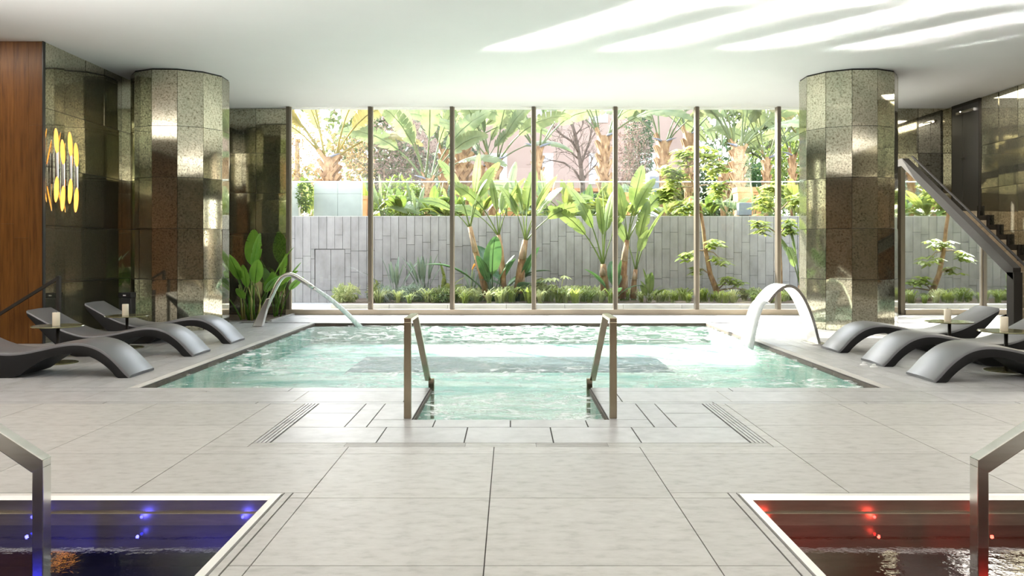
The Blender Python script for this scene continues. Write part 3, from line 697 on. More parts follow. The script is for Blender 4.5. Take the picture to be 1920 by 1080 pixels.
# dark handrail in front of the timber wall
h = empty('stair_handrail', (-5.69, 10.75, 0), label='thin dark metal handrail sloping down before the timber wall', category='handrail')
MB().box(-.018, .018, -.03, .03, 0, 0.88).build('post', 'dark_metal', h); MB().bar((0.015, 0, 0.87), (-1.6, 0, -0.13+0.0), 0.035, 0.035).build('sloping_rail', 'dark_metal', h)

# ------------------------------------------------------------------ fountains
def bez(p0, p1, p2, p3, n):
    p0, p1, p2, p3 = map(Vector, (p0, p1, p2, p3))
    return [p0*(1-t)**3+p1*3*t*(1-t)**2+p2*3*t*t*(1-t)+p3*t**3 for t in [i/(n-1) for i in range(n)]]
f = empty('water_cannon', (-3.95, 13.5, 0), label='curved steel tube water spout at the left pool edge', category='spout')
y0 = 13.5
a, b_, c_, e = P(478, 606, y0), P(519, 533, y0), P(547, 514, y0), P(587, 540, y0)
path = [P(483, 611, y0), P(500, 576, y0), P(514, 545, y0)]+bez(P(514, 545, y0), P(527, 515, y0), P(538, 509, y0), P(556, 519, y0), 10)[1:]+[P(572, 529, y0), P(588, 539.5, y0)]
path = [p-f.location for p in path]
MB().tube(path, 0.036, 14).build('spout_tube', 'steel', f, smooth=True)
q = [P(474, 612, y0), P(493, 612, y0), P(508, 558, y0), P(500, 560, y0)]
bevel(MB().prism([(p.x-f.location.x, max(p.z, 0)) for p in q], 'y', -0.05, 0.05).build('base', 'steel', f), 0.01)
j0 = P(588, 539.5, y0); j1 = P(676, 609, 14.0); j1.z = ZW-0.02
pts = []
for i in range(14):
    t = i/13; p = j0.lerp(j1, t); p.z = j0.z+(j1.z-j0.z)*(0.72*t+0.28*t*t); pts.append(p)
MB().tube(pts, [0.030+0.016*i/13 for i in range(14)], 10).build('water_jet', 'falling_water', smooth=True, label='white jet of water shooting from the steel tube into the pool', category='water', kind='stuff')
# sheet waterfall
wf = empty('waterfall_spout', (3.9, 11.15, 0), label='wide arched steel waterfall spout at the right pool edge', category='spout')
Y0, Y1 = 10.87, 11.45
prof = bez((3.96, 0, 0.0), (3.80, 0, 0.72), (3.58, 0, 1.00), (3.28, 0, 0.55), 22)
def sheet(prof, y0f, y1f, th):
    m = MB(); k = len(prof); vs = []
    for i, p in enumerate(prof):
        d = (prof[min(i+1, k-1)]-prof[max(i-1, 0)]).normalized(); n = Vector((d.z, 0, -d.x)); t = i/(k-1)
        for s in (0, th):
            for yy in (y0f(t), y1f(t)): vs.append((p.x+n.x*s, yy, p.z+n.z*s))
    fs = []
    for i in range(k-1):
        a, b = 4*i, 4*i+4
        fs += [(a, a+1, b+1, b), (a+2, b+2, b+3, a+3), (a, b, b+2, a+2), (a+1, a+3, b+3, b+1)]
    fs += [(0, 2, 3, 1), (4*k-4, 4*k-3, 4*k-1, 4*k-2)]
    return m.add(vs, fs)
prof_l = [p-Vector((3.9, 0, 0)) for p in prof]
o = sheet(prof_l, lambda t: Y0-11.15+0.0*t, lambda t: Y1-11.15-0.18*(1-t), -0.035).build('arched_sheet', 'steel', wf, smooth=True)
es = o.modifiers.new('split', 'EDGE_SPLIT'); es.split_angle = math.radians(40)
bevel(MB().box(-0.06, 0.16, -0.30, 0.13, 0, 0.012).build('base_plate', 'steel', wf), 0.003)
e0 = prof[-1]; pts = []
for i in range(12):
    t = i/11; pts.append(Vector((e0.x-0.20*t**0.75, 0, e0.z+0.0-(e0.z-ZW+.02)*(0.45*t+0.55*t*t))))
sheet(pts, lambda t: Y0+.02-0.03*t, lambda t: Y1-.02+0.03*t, -0.012).build('water_sheet', 'falling_water', smooth=True, label='sheet of white water falling from the steel arch into the pool', category='water', kind='stuff')

# ------------------------------------------------------------------ leaf library
def leaf_mesh(name, mat, L, W, pet, tilt, curve, fold=0.45, slit=0.25, pr=0.022, seed=0, nseg=12, droop=0.25, twist=0.0):
    r = random.Random(seed); m = MB(); n0 = 5; p = Vector((0, 0, 0)); pts = [p.copy()]; tot = pet+L
    ds = []; angs = []
    npet = n0; steps = [pet/npet]*npet+[L/nseg]*nseg; s = 0
    for st_ in steps:
        a = tilt+curve*((s+st_/2)/tot)**1.6; d = Vector((math.sin(a), 0, math.cos(a))); p = p+d*st_; s += st_; pts.append(p.copy()); ds.append(d)
    ds.append(ds[-1])
    m.tube(pts[:npet+1]+pts[npet+2::3], [pr*(1-0.45*i/npet) for i in range(npet+1)]+[pr*0.5*(1-0.2*i) for i in range(len(pts[npet+2::3]))], 5)
    def half(t): return W/2*max(0.02, (math.sin(math.pi*min(1, t*0.96+0.03)**0.82))**0.62)
    for side in (-1, 1):
        for i in range(nseg):
            t0, t1 = i/nseg, (i+1)/nseg; a, b = pts[npet+i], pts[npet+i+1]; d = ds[npet+i]
            up = Vector((-d.z, 0, d.x)) if False else Vector((d.z*-1, 0, d.x)); up = -up if up.z < 0 else up
            up = Vector((-math.cos(math.acos(max(-1, min(1, d.z)))), 0, math.sin(math.acos(max(-1, min(1, d.z))))))
            w0, w1 = half(t0), half(t1); cut = r.random() < slit
            sh = 0.55*L/nseg
            g = 0.30 if cut else 0.0
            def pt(base, wd, fr, off):
                y0_ = side*wd*fr*math.cos(fold); z0_ = wd*(fr*math.sin(fold)-droop*fr*fr*1.6); y = y0_*math.cos(twist)-z0_*math.sin(twist); z = y0_*math.sin(twist)+z0_*math.cos(twist)
                return base+Vector((0, y, 0))+up*z+d*(off*fr)
            ww_ = r.uniform(0.82, 1.0) if cut else 1.0
            vs = [a, pt(a, w0, 0.5, sh), pt(a, w0*ww_, 1.0, sh+g*L/nseg*(1 if cut else 0)), pt(b, w1*ww_, 1.0, sh-g*L/nseg*0.4), pt(b, w1, 0.5, sh), b]
            m.add(vs, [(0, 1, 4, 5), (1, 2, 3, 4)] if side > 0 else [(5, 4, 1, 0), (4, 3, 2, 1)])
    return m.mesh(name, mat, True)
TILTS = (0.06, 0.22, 0.42, 0.65, 0.9)
def leafset(tag, mat, L, W, pet, slit=0.25, pr=0.022, fold=0.45, curve=1.0, tw=0.0):
    return [leaf_mesh('leaf_'+tag, mat, L*(0.92+0.05*i), W, pet, t, curve*(0.25+0.28*i), fold, slit, pr, 11*i+3, twist=tw*(1, -0.8, 1.1, -1, 0.7)[i]) for i, t in enumerate(TILTS)]
LS = {'banana': leafset('banana', 'leaf_banana', 0.95, 0.36, 0.75, 0.25, 0.020, 0.35, 1.0, 0.9),
      'pale': leafset('pale', 'leaf_pale', 1.7, 0.56, 1.1, 0.4, 0.035, 0.3, 1.0, 1.15),
      'yellow': leafset('yellow', 'leaf_yellow', 1.6, 0.58, 1.1, 0.55, 0.04, 0.3, 1.0, 1.15),
      'dark': leafset('dark', 'leaf_dark', 0.55, 0.26, 0.35, 0.1, 0.014),
      'indoor': leafset('indoor', 'leaf_indoor', 0.55, 0.27, 0.75, 0.08, 0.013, 0.35),
      'low': leafset('low', 'leaf_bush', 0.7, 0.26, 0.3, 0.15, 0.012),
      'spiky': leafset('spiky', 'leaf_grey', 0.45, 0.075, 0.35, 0.0, 0.008, 0.6, 0.4),
      'lime': leafset('lime', 'leaf_lime', 0.75, 0.30, 0.4, 0.2, 0.012)}
def put_leaf(par, kind, var, az, sc_, base=(0, 0, 0), roll=0.0):
    M = Matrix.Translation(base) @ Matrix.Rotation(az, 4, 'Z') @ Matrix.Rotation(roll, 4, 'X') @ Matrix.Scale(sc_, 4)
    return link('leaf', LS[kind][var], par, M)
def cloud(n, centers, size, rs, elong=1.8, up=0.4):
    """n small folded leaves scattered in the given ellipsoids -> MB"""
    m = MB(); wts = np.array([c[3]*c[4]*c[5] for c in centers])**0.7; wts /= wts.sum()
    idx = rs.choice(len(centers), n, p=wts)
    for i in idx:
        cx, cy, cz, rx, ry, rz = centers[i]
        d = rs.normal(size=3); d /= np.linalg.norm(d); r = rs.uniform(0.45, 1)**0.6
        p = Vector((cx+d[0]*r*rx, cy+d[1]*r*ry, cz+d[2]*r*rz))
        a = Vector(rs.normal(size=3)+d*0.8+np.array([0, 0, -0.3])).normalized(); nrm = Vector(rs.normal(size=3)*0.8+np.array([0, 0, up*2])); s_ = a.cross(nrm).normalized(); u = s_.cross(a)
        l = size*rs.uniform(0.7, 1.3); wd = l/elong/2
        b = len(m.v)
        m.v += [tuple(p), tuple(p+a*l*0.5+s_*wd+u*wd*.35), tuple(p+a*l), tuple(p+a*l*0.5-s_*wd+u*wd*.35)]
        m.f += [(b, b+1, b+2), (b, b+2, b+3)]
    return m

# ------------------------------------------------------------------ indoor plant and its bed
MB().box(BED[0]+.01, BED[1]-.01, BED[2]+.01, 16.19, -0.3, -0.01).build('planting_bed', 'soil', label='dark soil bed below the indoor plant by the window', category='planting bed', **ST)
MB().box(BED[1]-.0, BED[1]+.04, BED[2], 15.94, -0.05, 0.03).build('trim_1', 'stone', label='raised stone kerb along the indoor planting bed', category='kerb', **ST)
MB().box(BED[0], BED[1], BED[2]-.03, BED[2], -0.05, 0.015).build('trim_2', 'stone', label='stone kerb at the front of the indoor planting bed', category='kerb', **ST)
rr = random.Random(21)
ip = empty('banana_plant', (-4.55, 15.0, -0.02), label='tall glossy green indoor banana plant before the mirrored wall', category='plant')
for (px, tz, az, var, s, bx, by) in ((0, 0, 1.5, 0, 1.28, 0.02, 0.1), (0, 0, -0.2, 0, 1.22, -0.05, 0), (0, 0, -1.9, 1, 1.0, -0.02, -0.1), (0, 0, 2.7, 1, 1.05, -0.1, 0.1), (0, 0, -1.2, 1, 0.92, 0.05, -0.15), (0, 0, -2.4, 2, 0.72, -0.15, -0.1), (0, 0, -0.6, 2, 0.85, 0.1, -0.1),
                                 (0, 0, 0.3, 1, 1.1, 0.12, 0.1), (0, 0, -1.6, 2, 0.62, 0, -0.2), (0, 0, 3.3, 2, 0.70, -0.15, -0.05), (0, 0, -0.9, 1, 0.7, 0.2, -0.2), (0, 0, 0.9, 2, 0.9, 0.18, 0.05), (0, 0, -2.0, 0, 0.78, 0.03, -0.2)):
    put_leaf(ip, 'indoor', var, az, s, (bx, by, 0), rr.uniform(-.1, .1))
for k in range(9):
    bx, by = rr.uniform(-.2, .25), rr.uniform(-.25, .1)
    MB().tube([(bx, by, 0), (bx+rr.uniform(-.05, .05), by, 0.35), (bx+rr.uniform(-.12, .12), by, 0.62)], [0.018, 0.013, 0.008], 6).build('stem', 'stalk', ip, smooth=True)
ip2 = empty('banana_plant', (-4.28, 15.65, -0.02), label='smaller indoor banana plant against the window frame', category='plant')
for k in range(7): put_leaf(ip2, 'indoor', (0, 1, 2, 1, 0, 2, 1)[k], -2.2+k*0.75, 0.65+0.07*k % 0.3, (rr.uniform(-.08, .08), rr.uniform(-.1, .1), 0))

# ------------------------------------------------------------------ garden hard landscape
MB().box(-12, 14, 16.4, 20.25, -0.3, -0.02).build('ground_paving', 'pale_stone', label='pale paving of the sunken garden outside the window', category='ground', **ST)
MB().box(-30, 40, 20.26, 60, 1.5, 1.97).build('ground_upper', 'soil', label='raised garden soil above the retaining wall', category='ground', **ST)
kb = empty('planter_kerb', (2.0, 17.6, 0), label='low pale stone kerb edging the planting strip', category='kerb', **ST)
x = PX(620, 17.5)
while x < 7.5:
    piece('kerb_stone', kb, x-2.0+.004, x+1.2-2.0-.004, -0.1, 0.1, -0.02, 0.1, 'pale_stone'); x += 1.2
MB().box(PX(622, 17.6), 8.6, 17.72, 20.0, -0.02, 0.085).build('planter_soil', 'soil', label='soil of the planting strip below the grey wall', category='soil', **ST)
gw = MB().box(-12, 14, 20.03, 20.25, -0.3, 1.995).build('garden_wall', 'grout', label='grey vertical plank stone retaining wall of the sunken garden', category='wall', **ST)
x = PX(538, 20); rw = random.Random(5); HX = (PX(590, 20), PX(647, 20), CH-(545-VY)*20/F, CH-(467-VY)*20/F)
while x < PX(1545, 20)+0.9:
    zc = [-0.02, rw.uniform(0.25, 0.75), rw.uniform(1.0, 1.65), 2.0]
    for z0, z1 in zip(zc, zc[1:]):
        dy = rw.uniform(0, 0.012)
        for (a, b, c, d) in rsub([(x, x+0.187, z0, z1)], HX):
            if b-a > 0.02 and d-c > 0.02: piece('wall_slab', gw, a+.004, b-.004, 20.0-dy, 20.03, c+.004, d-.004, 'concrete')
    x += 0.187
piece('wall_cladding', gw, x, 14, 20.0, 20.03, 0, 2.0, 'concrete'); piece('wall_cladding', gw, -12, PX(538, 20), 20.0, 20.03, 0, 2.0, 'concrete')
for k in range(2): piece('access_hatch', gw, HX[0]+.015+k*0.37, HX[0]+0.375+k*0.33, 19.995, 20.03, HX[2]+.006, HX[3]-.012, 'concrete')
piece('coping', gw, -12, 14, 19.99, 20.25, 1.995, 2.012, 'pale_stone')
# glass balustrade
gb = empty('glass_balustrade', (0, 20.12, 2.012), label='clear glass balustrade standing on the grey garden wall', category='balustrade')
x = -7.5
while x < 10:
    piece('glass_panel', gb, x+.006, x+2.38-.006, -0.008, 0.008, 0, 0.80, 'glass_pale'); piece('top_edge', gb, x+.006, x+2.38-.006, -0.012, 0.012, 0.80, 0.825, 'glass_edge'); x += 2.38
# pale stone return wall behind the glass, left
pw = empty('pale_wall', (-4.4, 20.9, 1.97), label='pale stone wall behind the glass balustrade at the left', category='wall', **ST)
xa, xb, xc, xd = PX(520, 20.9), PX(562, 20.9), PX(590, 20.9), PX(679, 20.9)
for (a, b) in ((xa, xb), (xc, (xc+xd)/2), ((xc+xd)/2, xd)):
    for (z0, z1) in ((0, 0.62), (0.62, 0.93)): piece('stone_slab', pw, a+4.4+.003, b+4.4-.003, -0.1, 0.1, z0, z1-.004, 'pale_stone')
rs = np.random.RandomState(4)
iv = cloud(420, [((xb+xc)/2, 20.66, 2.55, 0.17, 0.05, 0.42)], 0.09, rs).build('ivy_foliage', 'leaf_bush', normals=False, label='ivy patch climbing between the pale wall slabs', category='ivy', kind='stuff')

# ------------------------------------------------------------------ planting
def stem_tube(par, pts, rads, mat, name='trunk', n=9):
    return MB().tube(pts, rads, n).build(name, mat, par, smooth=True)
def banana(label, base, trunk, rads, leaves, kind='banana', group=None):
    """base: world point; trunk: world points of the axis; leaves: (azimuth, variant, scale)"""
    t = empty('banana_tree', base, label=label, category='banana tree')
    loc = [Vector(p)-Vector(base) for p in trunk]
    stem_tube(t, loc, rads, 'palm_trunk')
    for k in range(3):   # dry sheaths wrapping the trunk
        a = loc[0].lerp(loc[-1], 0.12+0.26*k); b = loc[0].lerp(loc[-1], 0.40+0.26*k); o = Vector((rads[0]*0.55*math.cos(2.1*k), rads[0]*0.55*math.sin(2.1*k), 0))
        MB().tube([a+o, a.lerp(b, .6)+o, b+o*1.6], [rads[0]*0.8, rads[0]*0.62, 0.006], 6).build('dry_sheath', 'bark', t, smooth=True)
    for (az, var, s) in leaves: put_leaf(t, kind, var, az, s, loc[-1]-Vector((0, 0, 0.05)), rr.uniform(-.15, .15))
    return t
YB = 18.7
def tr(*pp): return [P(a, b, YB) for a, b in pp]
D = math.radians
t1 = tr((912, 558), (901, 505), (889, 460), (881, 425)); banana('leaning banana tree, leftmost of the three in the third window bay', t1[0], t1, [.075, .07, .06, .05],
       [(D(100), 0, 1.05), (D(175), 1, 1.0), (D(-10), 1, .95), (D(190), 3, .75), (D(-60), 2, .8)])
t1 = tr((945, 560), (943, 510), (939, 465), (935, 440)); banana('slim banana tree with a red brown trunk, middle of the three in the third bay', t1[0], t1, [.07, .06, .055, .045],
       [(D(180), 2, .95), (D(165), 3, .8), (D(15), 1, .85), (D(-100), 1, .8), (D(0), 0, .75)])
t1 = tr((971, 550), (976, 510), (981, 475), (985, 450)); banana('thick trunked banana tree beside the fourth mullion', t1[0], t1, [.10, .095, .08, .06],
       [(D(180), 1, .8), (D(150), 0, .85), (D(10), 1, .95), (D(-5), 3, .95), (D(-40), 2, .9), (D(20), 0, 1.0)])
t1 = tr((1134, 556), (1133, 520), (1131, 495)); banana('banana clump left of the fifth mullion with broad torn leaves', t1[0], t1, [.10, .09, .06],
       [(D(180), 1, 1.15), (D(170), 2, 1.05), (D(120), 0, 1.1), (D(-20), 0, 1.0), (D(-110), 1, .95), (D(10), 1, .9)])
t1 = tr((1166, 560), (1168, 520), (1172, 475), (1176, 450)); banana('banana tree with a shaggy brown trunk right of the fifth mullion', t1[0], t1, [.09, .085, .07, .05],
       [(D(170), 0, .8), (D(20), 2, .95), (D(50), 0, 1.05), (D(-30), 1, .9), (D(-100), 1, .7)])
t1 = tr((1187, 560), (1189, 530), (1192, 505)); banana('short banana sucker right of the shaggy brown trunk', t1[0], t1, [.07, .06, .045],
       [(D(0), 0, .95), (D(160), 1, .8), (D(20), 1, .9), (D(-60), 1, .6)])
t1 = tr((1500, 562), (1500, 545), (1500, 535)); banana('broad leaved banana beside the right column', t1[0], t1, [.06, .05, .04], [(D(180), 1, .75), (D(120), 0, .95), (D(-120), 2, .7), (D(10), 1, .8), (D(-60), 1, .6)])
def fan(name, label, px, py, Y, kind, n, smin, smax, cat='plant', vars_=(0, 1, 2, 3), group=None, z=None, flower=None):
    b = P(px, py, Y)
    if z is not None: b.z = z
    t = empty(name, b, label=label, category=cat)
    if group: t['group'] = group
    for k in range(n):
        put_leaf(t, kind, rr.choice(vars_), k*2.399+rr.uniform(-.3, .3), rr.uniform(smin, smax), (rr.uniform(-.06, .06), rr.uniform(-.06, .06), -0.02), rr.uniform(-.15, .15))
    if flower:
        MB().tube([(0, 0, 0), (0.03, -0.02, 0.5), (0.05, -0.04, 0.72)], [0.01, 0.008, 0.012], 5).build('flower_stem', 'stalk', t)
        MB().tube([(0.04, -0.04, 0.70), (0.09, -0.06, 0.80), (0.10, -0.06, 0.84)], [0.012, 0.03, 0.003], 6).build('flower', 'orange_flower', t)
    return t
ZS = 0.085
fan('dark_leaf_plant', 'dark glossy leaved plant between the leaning trunks in the third bay', 925, 0, 18.75, 'dark', 9, 1.2, 2.0, z=ZS)
fan('dark_leaf_plant', 'small dark leaved plant at the base of the shaggy banana trunk', 1150, 0, 18.3, 'dark', 7, .8, 1.2, z=ZS)
fan('dark_leaf_plant', 'dark round leaved plant beside the fourth mullion', 968, 0, 18.8, 'dark', 6, 1.0, 1.7, z=ZS)
fan('bird_of_paradise', 'spiky grey bird of paradise plant at the left of the second bay', 742, 0, 19.2, 'spiky', 14, .9, 1.35, vars_=(0, 1, 2, 3), z=ZS)
fan('bird_of_paradise', 'spiky grey bird of paradise plant at the right of the second bay', 796, 0, 19.3, 'spiky', 15, 1.0, 1.5, vars_=(0, 1, 2), z=ZS)
fan('bird_of_paradise', 'grey bird of paradise plant with an orange flower in the third bay', 882, 0, 18.9, 'spiky', 14, .7, 1.05, vars_=(0, 1, 2, 3), z=ZS, flower=True)
fan('philodendron', 'bright notched leaf philodendron at the second mullion', 835, 0, 19.0, 'lime', 6, .5, .85, z=ZS)
fan('philodendron', 'low philodendron right of the banana sucker', 1215, 0, 18.5, 'low', 8, .5, .8, z=ZS)
# fatsia with fingered leaves
def fatsia(px, Y, label, n=9):
    b = P(px, 0, Y); b.z = ZS; t = empty('fatsia_shrub', b, label=label, category='shrub')
    for k in range(n):
        a = rr.uniform(0, 6.28); r = rr.uniform(.05, .35); h_ = rr.uniform(.3, .62); tip = Vector((r*math.cos(a), r*math.sin(a), h_))
        MB().tube([(0, 0, 0), tip*0.6+Vector((0, 0, .05)), tip], 0.008, 5).build('stem', 'stalk', t)
        m = MB()
        for q in range(7):
            g = a+(q-3)*0.62; l = 0.2*(1-0.06*abs(q-3)); d_ = Vector((math.cos(g), math.sin(g), -0.35)); s_ = Vector((-math.sin(g), math.cos(g), 0))*0.032
            m.add([tip, tip+d_*l*.5+s_, tip+d_*l+Vector((0, 0, -.03)), tip+d_*l*.5-s_], [(0, 1, 2), (0, 2, 3)])
        m.build('leaf', 'leaf_grass', t, normals=False)
fatsia(1018, 18.9, 'fatsia shrub with fingered leaves right of the fourth mullion'); fatsia(1048, 18.6, 'small pale fatsia before the grey wall in the fourth bay', 6)
# tufts of strap leaves along the kerb
def tuft_mesh(seed, mat, n=34, h_=0.3):
    r = random.Random(seed); m = MB()
    for k in range(n):
        a = r.uniform(0, 6.28); l = h_*r.uniform(.7, 1.3); o = Vector((r.uniform(-.05, .05), r.uniform(-.05, .05), 0)); d_ = Vector((math.cos(a), math.sin(a), 0)); s_ = Vector((-math.sin(a), math.cos(a), 0))*0.013
        sp = r.uniform(.3, 1.0); q = [o, o+d_*l*.25*sp+Vector((0, 0, l*.55)), o+d_*l*.62*sp+Vector((0, 0, l*.8)), o+d_*l*1.05*sp+Vector((0, 0, l*.62))]
        m.add([q[0]-s_*.6, q[0]+s_*.6, q[1]+s_, q[1]-s_, q[2]+s_*.8, q[2]-s_*.8, q[3]], [(0, 1, 2, 3), (3, 2, 4, 5), (5, 4, 6)])
    return m.mesh('tuft_leaves', mat)
TM = [tuft_mesh(s, mt) for s, mt in ((1, 'leaf_grass'), (2, 'leaf_grass'), (3, 'leaf_tree'), (4, 'leaf_tree'))]
def tufts(px0, px1, n, lab, grp, kinds=(0, 1, 2), smin=.8, smax=1.3):
    for k in range(n):
        px = px0+(px1-px0)*(k+0.5)/n+rr.uniform(-6, 6); Y = rr.uniform(17.95, 19.3); b = P(px, 0, Y); b.z = ZS-0.01
        o = link('strap_leaf_tuft', TM[rr.choice(kinds)], None, None, label=lab, category='plant', group=grp); o.location = b; o.rotation_euler.z = rr.uniform(0, 6.28); o.scale = (rr.uniform(smin, smax),)*3
tufts(848, 998, 26, 'green strap leaf tuft under the banana trees of the third bay', 'strap leaf tufts in the third bay')
tufts(1002, 1150, 24, 'green strap leaf tuft along the kerb of the fourth bay', 'strap leaf tufts in the fourth bay')
tufts(1158, 1300, 16, 'green strap leaf tuft along the kerb of the fifth bay', 'strap leaf tufts in the fifth bay', (0, 2, 2), .6, 1.0)
tufts(1306, 1500, 24, 'green strap leaf tuft along the kerb of the sixth bay', 'strap leaf tufts in the sixth bay', (0, 2, 3), .6, 1.1)
tufts(700, 842, 12, 'green strap leaf tuft along the kerb of the second bay', 'strap leaf tufts in the second bay', (0, 1), .7, 1.1)
def needle_bush(label, px, Y, wd, hgt, mat, n, seed, zb=ZS, size=0.10, elong=4, name='low_shrub', trunk=False):
    b = P(px, 0, Y); b.z = zb; t = empty(name, b, label=label, category='shrub'); rs_ = np.random.RandomState(seed)
    cs = [(rs_.uniform(-.6, .6)*wd, rs_.uniform(-.15, .15), hgt*rs_.uniform(.4, .65), wd*.5, .2+.1*wd, hgt*.45) for _ in range(5)]
    cloud(n, cs, size, rs_, elong).build('foliage', mat, t, normals=False, kind='stuff')
    for k in range(3): MB().tube([(0.1*k*wd-.1*wd, 0, -.02), (rs_.uniform(-.4, .4)*wd, 0, hgt*.6)], [0.012, 0.006], 5).build('stem', 'bark', t)
needle_bush('fine leaved yellow green shrub left of the first mullion', 655, 18.5, .42, .38, 'leaf_grass', 900, 1)
needle_bush('grey green fine leaved shrub at the foot of the second bay, left', 725, 18.6, .45, .34, 'leaf_grey', 800, 2)
needle_bush('grey green fine leaved shrub at the foot of the second bay, right', 775, 18.7, .45, .36, 'leaf_grey', 800, 3)
needle_bush('bright green fern like shrub right of the first mullion', 702, 18.4, .12, .42, 'leaf_lime', 350, 5)
needle_bush('yellow green shrub before the second mullion', 812, 18.4, .35, .32, 'leaf_bush', 500, 4)

# small broadleaf trees rooted in the planting strip
def whorl_tree(label, trunk, rads, clusters, seed, mat='leaf_tree', n=16, size=0.19):
    b = trunk[0]; t = empty('broadleaf_tree', b, label=label, category='tree'); rs_ = np.random.RandomState(seed)
    loc = [p-b for p in trunk]; stem_tube(t, loc, rads, 'palm_trunk')
    for ci, (c, rx, rz, k) in enumerate(clusters):
        c = c-b; near = min(loc, key=lambda q: (q-c).length)
        MB().tube([near, near.lerp(c, .55)+Vector((0, 0, .06)), c], [0.018, 0.013, 0.008], 5).build('branch', 'bark', t, smooth=True)
        m = MB()
        for _ in range(int(k*1.7)):
            d = rs_.normal(size=3); d /= np.linalg.norm(d); p = c+Vector((d[0]*rx, d[1]*.35, d[2]*rz))*rs_.uniform(.3, 1)
            a0 = rs_.uniform(0, 6.28); tl = rs_.uniform(-.3, .3)
            for q in range(7):
                g = a0+q*0.9; l = size*rs_.uniform(.8, 1.2); dd = Vector((math.cos(g), math.sin(g), -0.35+tl*math.cos(g))); s_ = Vector((-math.sin(g), math.cos(g), 0))*l*.2
                m.add([p, p+dd*l*.5+s_, p+dd*l, p+dd*l*.5-s_], [(0, 1, 2), (0, 2, 3)])
        m.build('foliage', mat, t, normals=False, kind='stuff')
YT1 = 18.9
q = lambda a, b: P(a, b, YT1)
whorl_tree('slender leafy tree with a curved orange trunk beside the sixth mullion', [q(1347, 566), q(1344, 545), q(1332, 515), q(1323, 470), q(1319, 430), q(1313, 390), q(1300, 350), q(1290, 310)], [.075, .07, .055, .045, .04, .035, .025, .015],
           [(q(1262, 325), .38, .34, 30), (q(1285, 290), .33, .25, 20), (q(1250, 362), .30, .22, 18), (q(1340, 310), .35, .28, 20), (q(1348, 352), .28, .22, 14), (q(1290, 385), .30, .18, 14), (q(1322, 285), .3, .2, 12),
            (q(1335, 452), .25, .14, 9), (q(1350, 485), .22, .14, 8), (q(1290, 478), .22, .14, 8), (q(1375, 525), .35, .12, 10), (q(1405, 545), .3, .10, 9), (q(1305, 505), .15, .12, 5)], 31)
whorl_tree('leafy tree standing behind the seventh mullion', [q(1464, 566), q(1463, 500), q(1461, 440), q(1458, 400)], [.05, .045, .035, .02],
           [(q(1430, 380), .3, .2, 14), (q(1425, 425), .25, .2, 13), (q(1480, 425), .28, .22, 14), (q(1450, 350), .3, .2, 12), (q(1495, 370), .25, .25, 10)], 33)

# upper garden: giant strelitzia / palms
def strelitzia(label, px, Y, top_py, wpx, kind, nl, lsc, seed, flowers=1):
    Y *= 1.18; lsc *= 1.15
    r = random.Random(seed); b = P(px, 0, Y); b.z = 1.96; top = P(px, top_py, Y).z-1.96; s = Y/F; wd = wpx*s
    t = empty('giant_strelitzia', b, label=label, category='palm')
    stem_tube(t, [(0, 0, 0), (0, 0, top*.55), (0, 0, top)], [wd*.30, wd*.30, wd*.40], 'palm_trunk', 'trunk')
    m = MB()   # crossed leaf bases that give the trunk its woven look
    nb = 9
    for k in range(nb):
        z0 = top*(0.25+0.62*k/nb); sd = 1 if k % 2 else -1
        m.bar((-sd*wd*.20, -wd*.25, z0), (sd*wd*.46, -wd*.20, z0+top*.24+.15), wd*.16, wd*.20, (0, -1, 0.2))
        m.bar((-sd*wd*.20, wd*.25, z0), (sd*wd*.46, wd*.20, z0+top*.24+.15), wd*.16, wd*.20, (0, 1, 0.2))
    m.build('leaf_bases', 'palm_trunk', t)
    for k in range(nl):
        az = (0 if k % 2 else math.pi)+r.uniform(-.75, .75); var = (0, 1, 1, 2, 2, 3, 3, 4, 2)[k % 9]
        put_leaf(t, kind, var, az, lsc*r.uniform(.85, 1.15), (0.25*wd*math.cos(az), r.uniform(-.1, .1), top-0.05), r.uniform(-.35, .35))
    for k in range(flowers):
        sd = 1 if (k+seed) % 2 else -1
        MB().tube([(0, -wd*.3, top-.05), (sd*.2, -wd*.4, top+.03), (sd*.45, -wd*.45, top+.10)], [0.02, 0.05, 0.005], 6, flat=0.6).build('flower_spathe', 'spathe', t, smooth=True)
strelitzia('yellowing giant strelitzia before the hedge in the first bay', 618, 25, 295, 44, 'yellow', 9, 1.0, 1)
strelitzia('giant strelitzia with very large pale leaves in the second bay', 803, 24.5, 335, 26, 'pale', 8, 1.0, 2)
strelitzia('stout woven trunk strelitzia right of the second mullion', 866, 26, 268, 46, 'pale', 8, .9, 3, 2)
strelitzia('strelitzia with an orange trunk in the middle of the third bay', 926, 25, 300, 34, 'pale', 9, .9, 4, 2)
strelitzia('thin trunk strelitzia between the two stout ones of the third bay', 904, 27, 310, 16, 'pale', 5, .7, 5)
strelitzia('orange trunk strelitzia just behind the fourth mullion', 1008, 25, 275, 26, 'pale', 7, .9, 6, 2)
strelitzia('woven trunk strelitzia left of the fifth mullion', 1132, 26, 255, 32, 'pale', 8, .95, 7)
strelitzia('strelitzia with dark spathes behind the leafy tree, left', 1243, 26.5, 265, 32, 'pale', 7, .9, 8, 2)
strelitzia('strelitzia just left of the sixth mullion', 1291, 28, 250, 26, 'pale', 7, .9, 9)
strelitzia('thick orange trunk strelitzia in the middle of the sixth bay', 1384, 25, 275, 32, 'pale', 11, .95, 10)
strelitzia('brown trunk strelitzia at the right of the sixth bay', 1437, 26, 295, 18, 'pale', 7, .8, 11)
strelitzia('slim strelitzia right of the seventh mullion', 1486, 27, 290, 16, 'pale', 6, .8, 12)
strelitzia('strelitzia beside the right column', 1512, 26, 270, 22, 'yellow', 7, .8, 13)
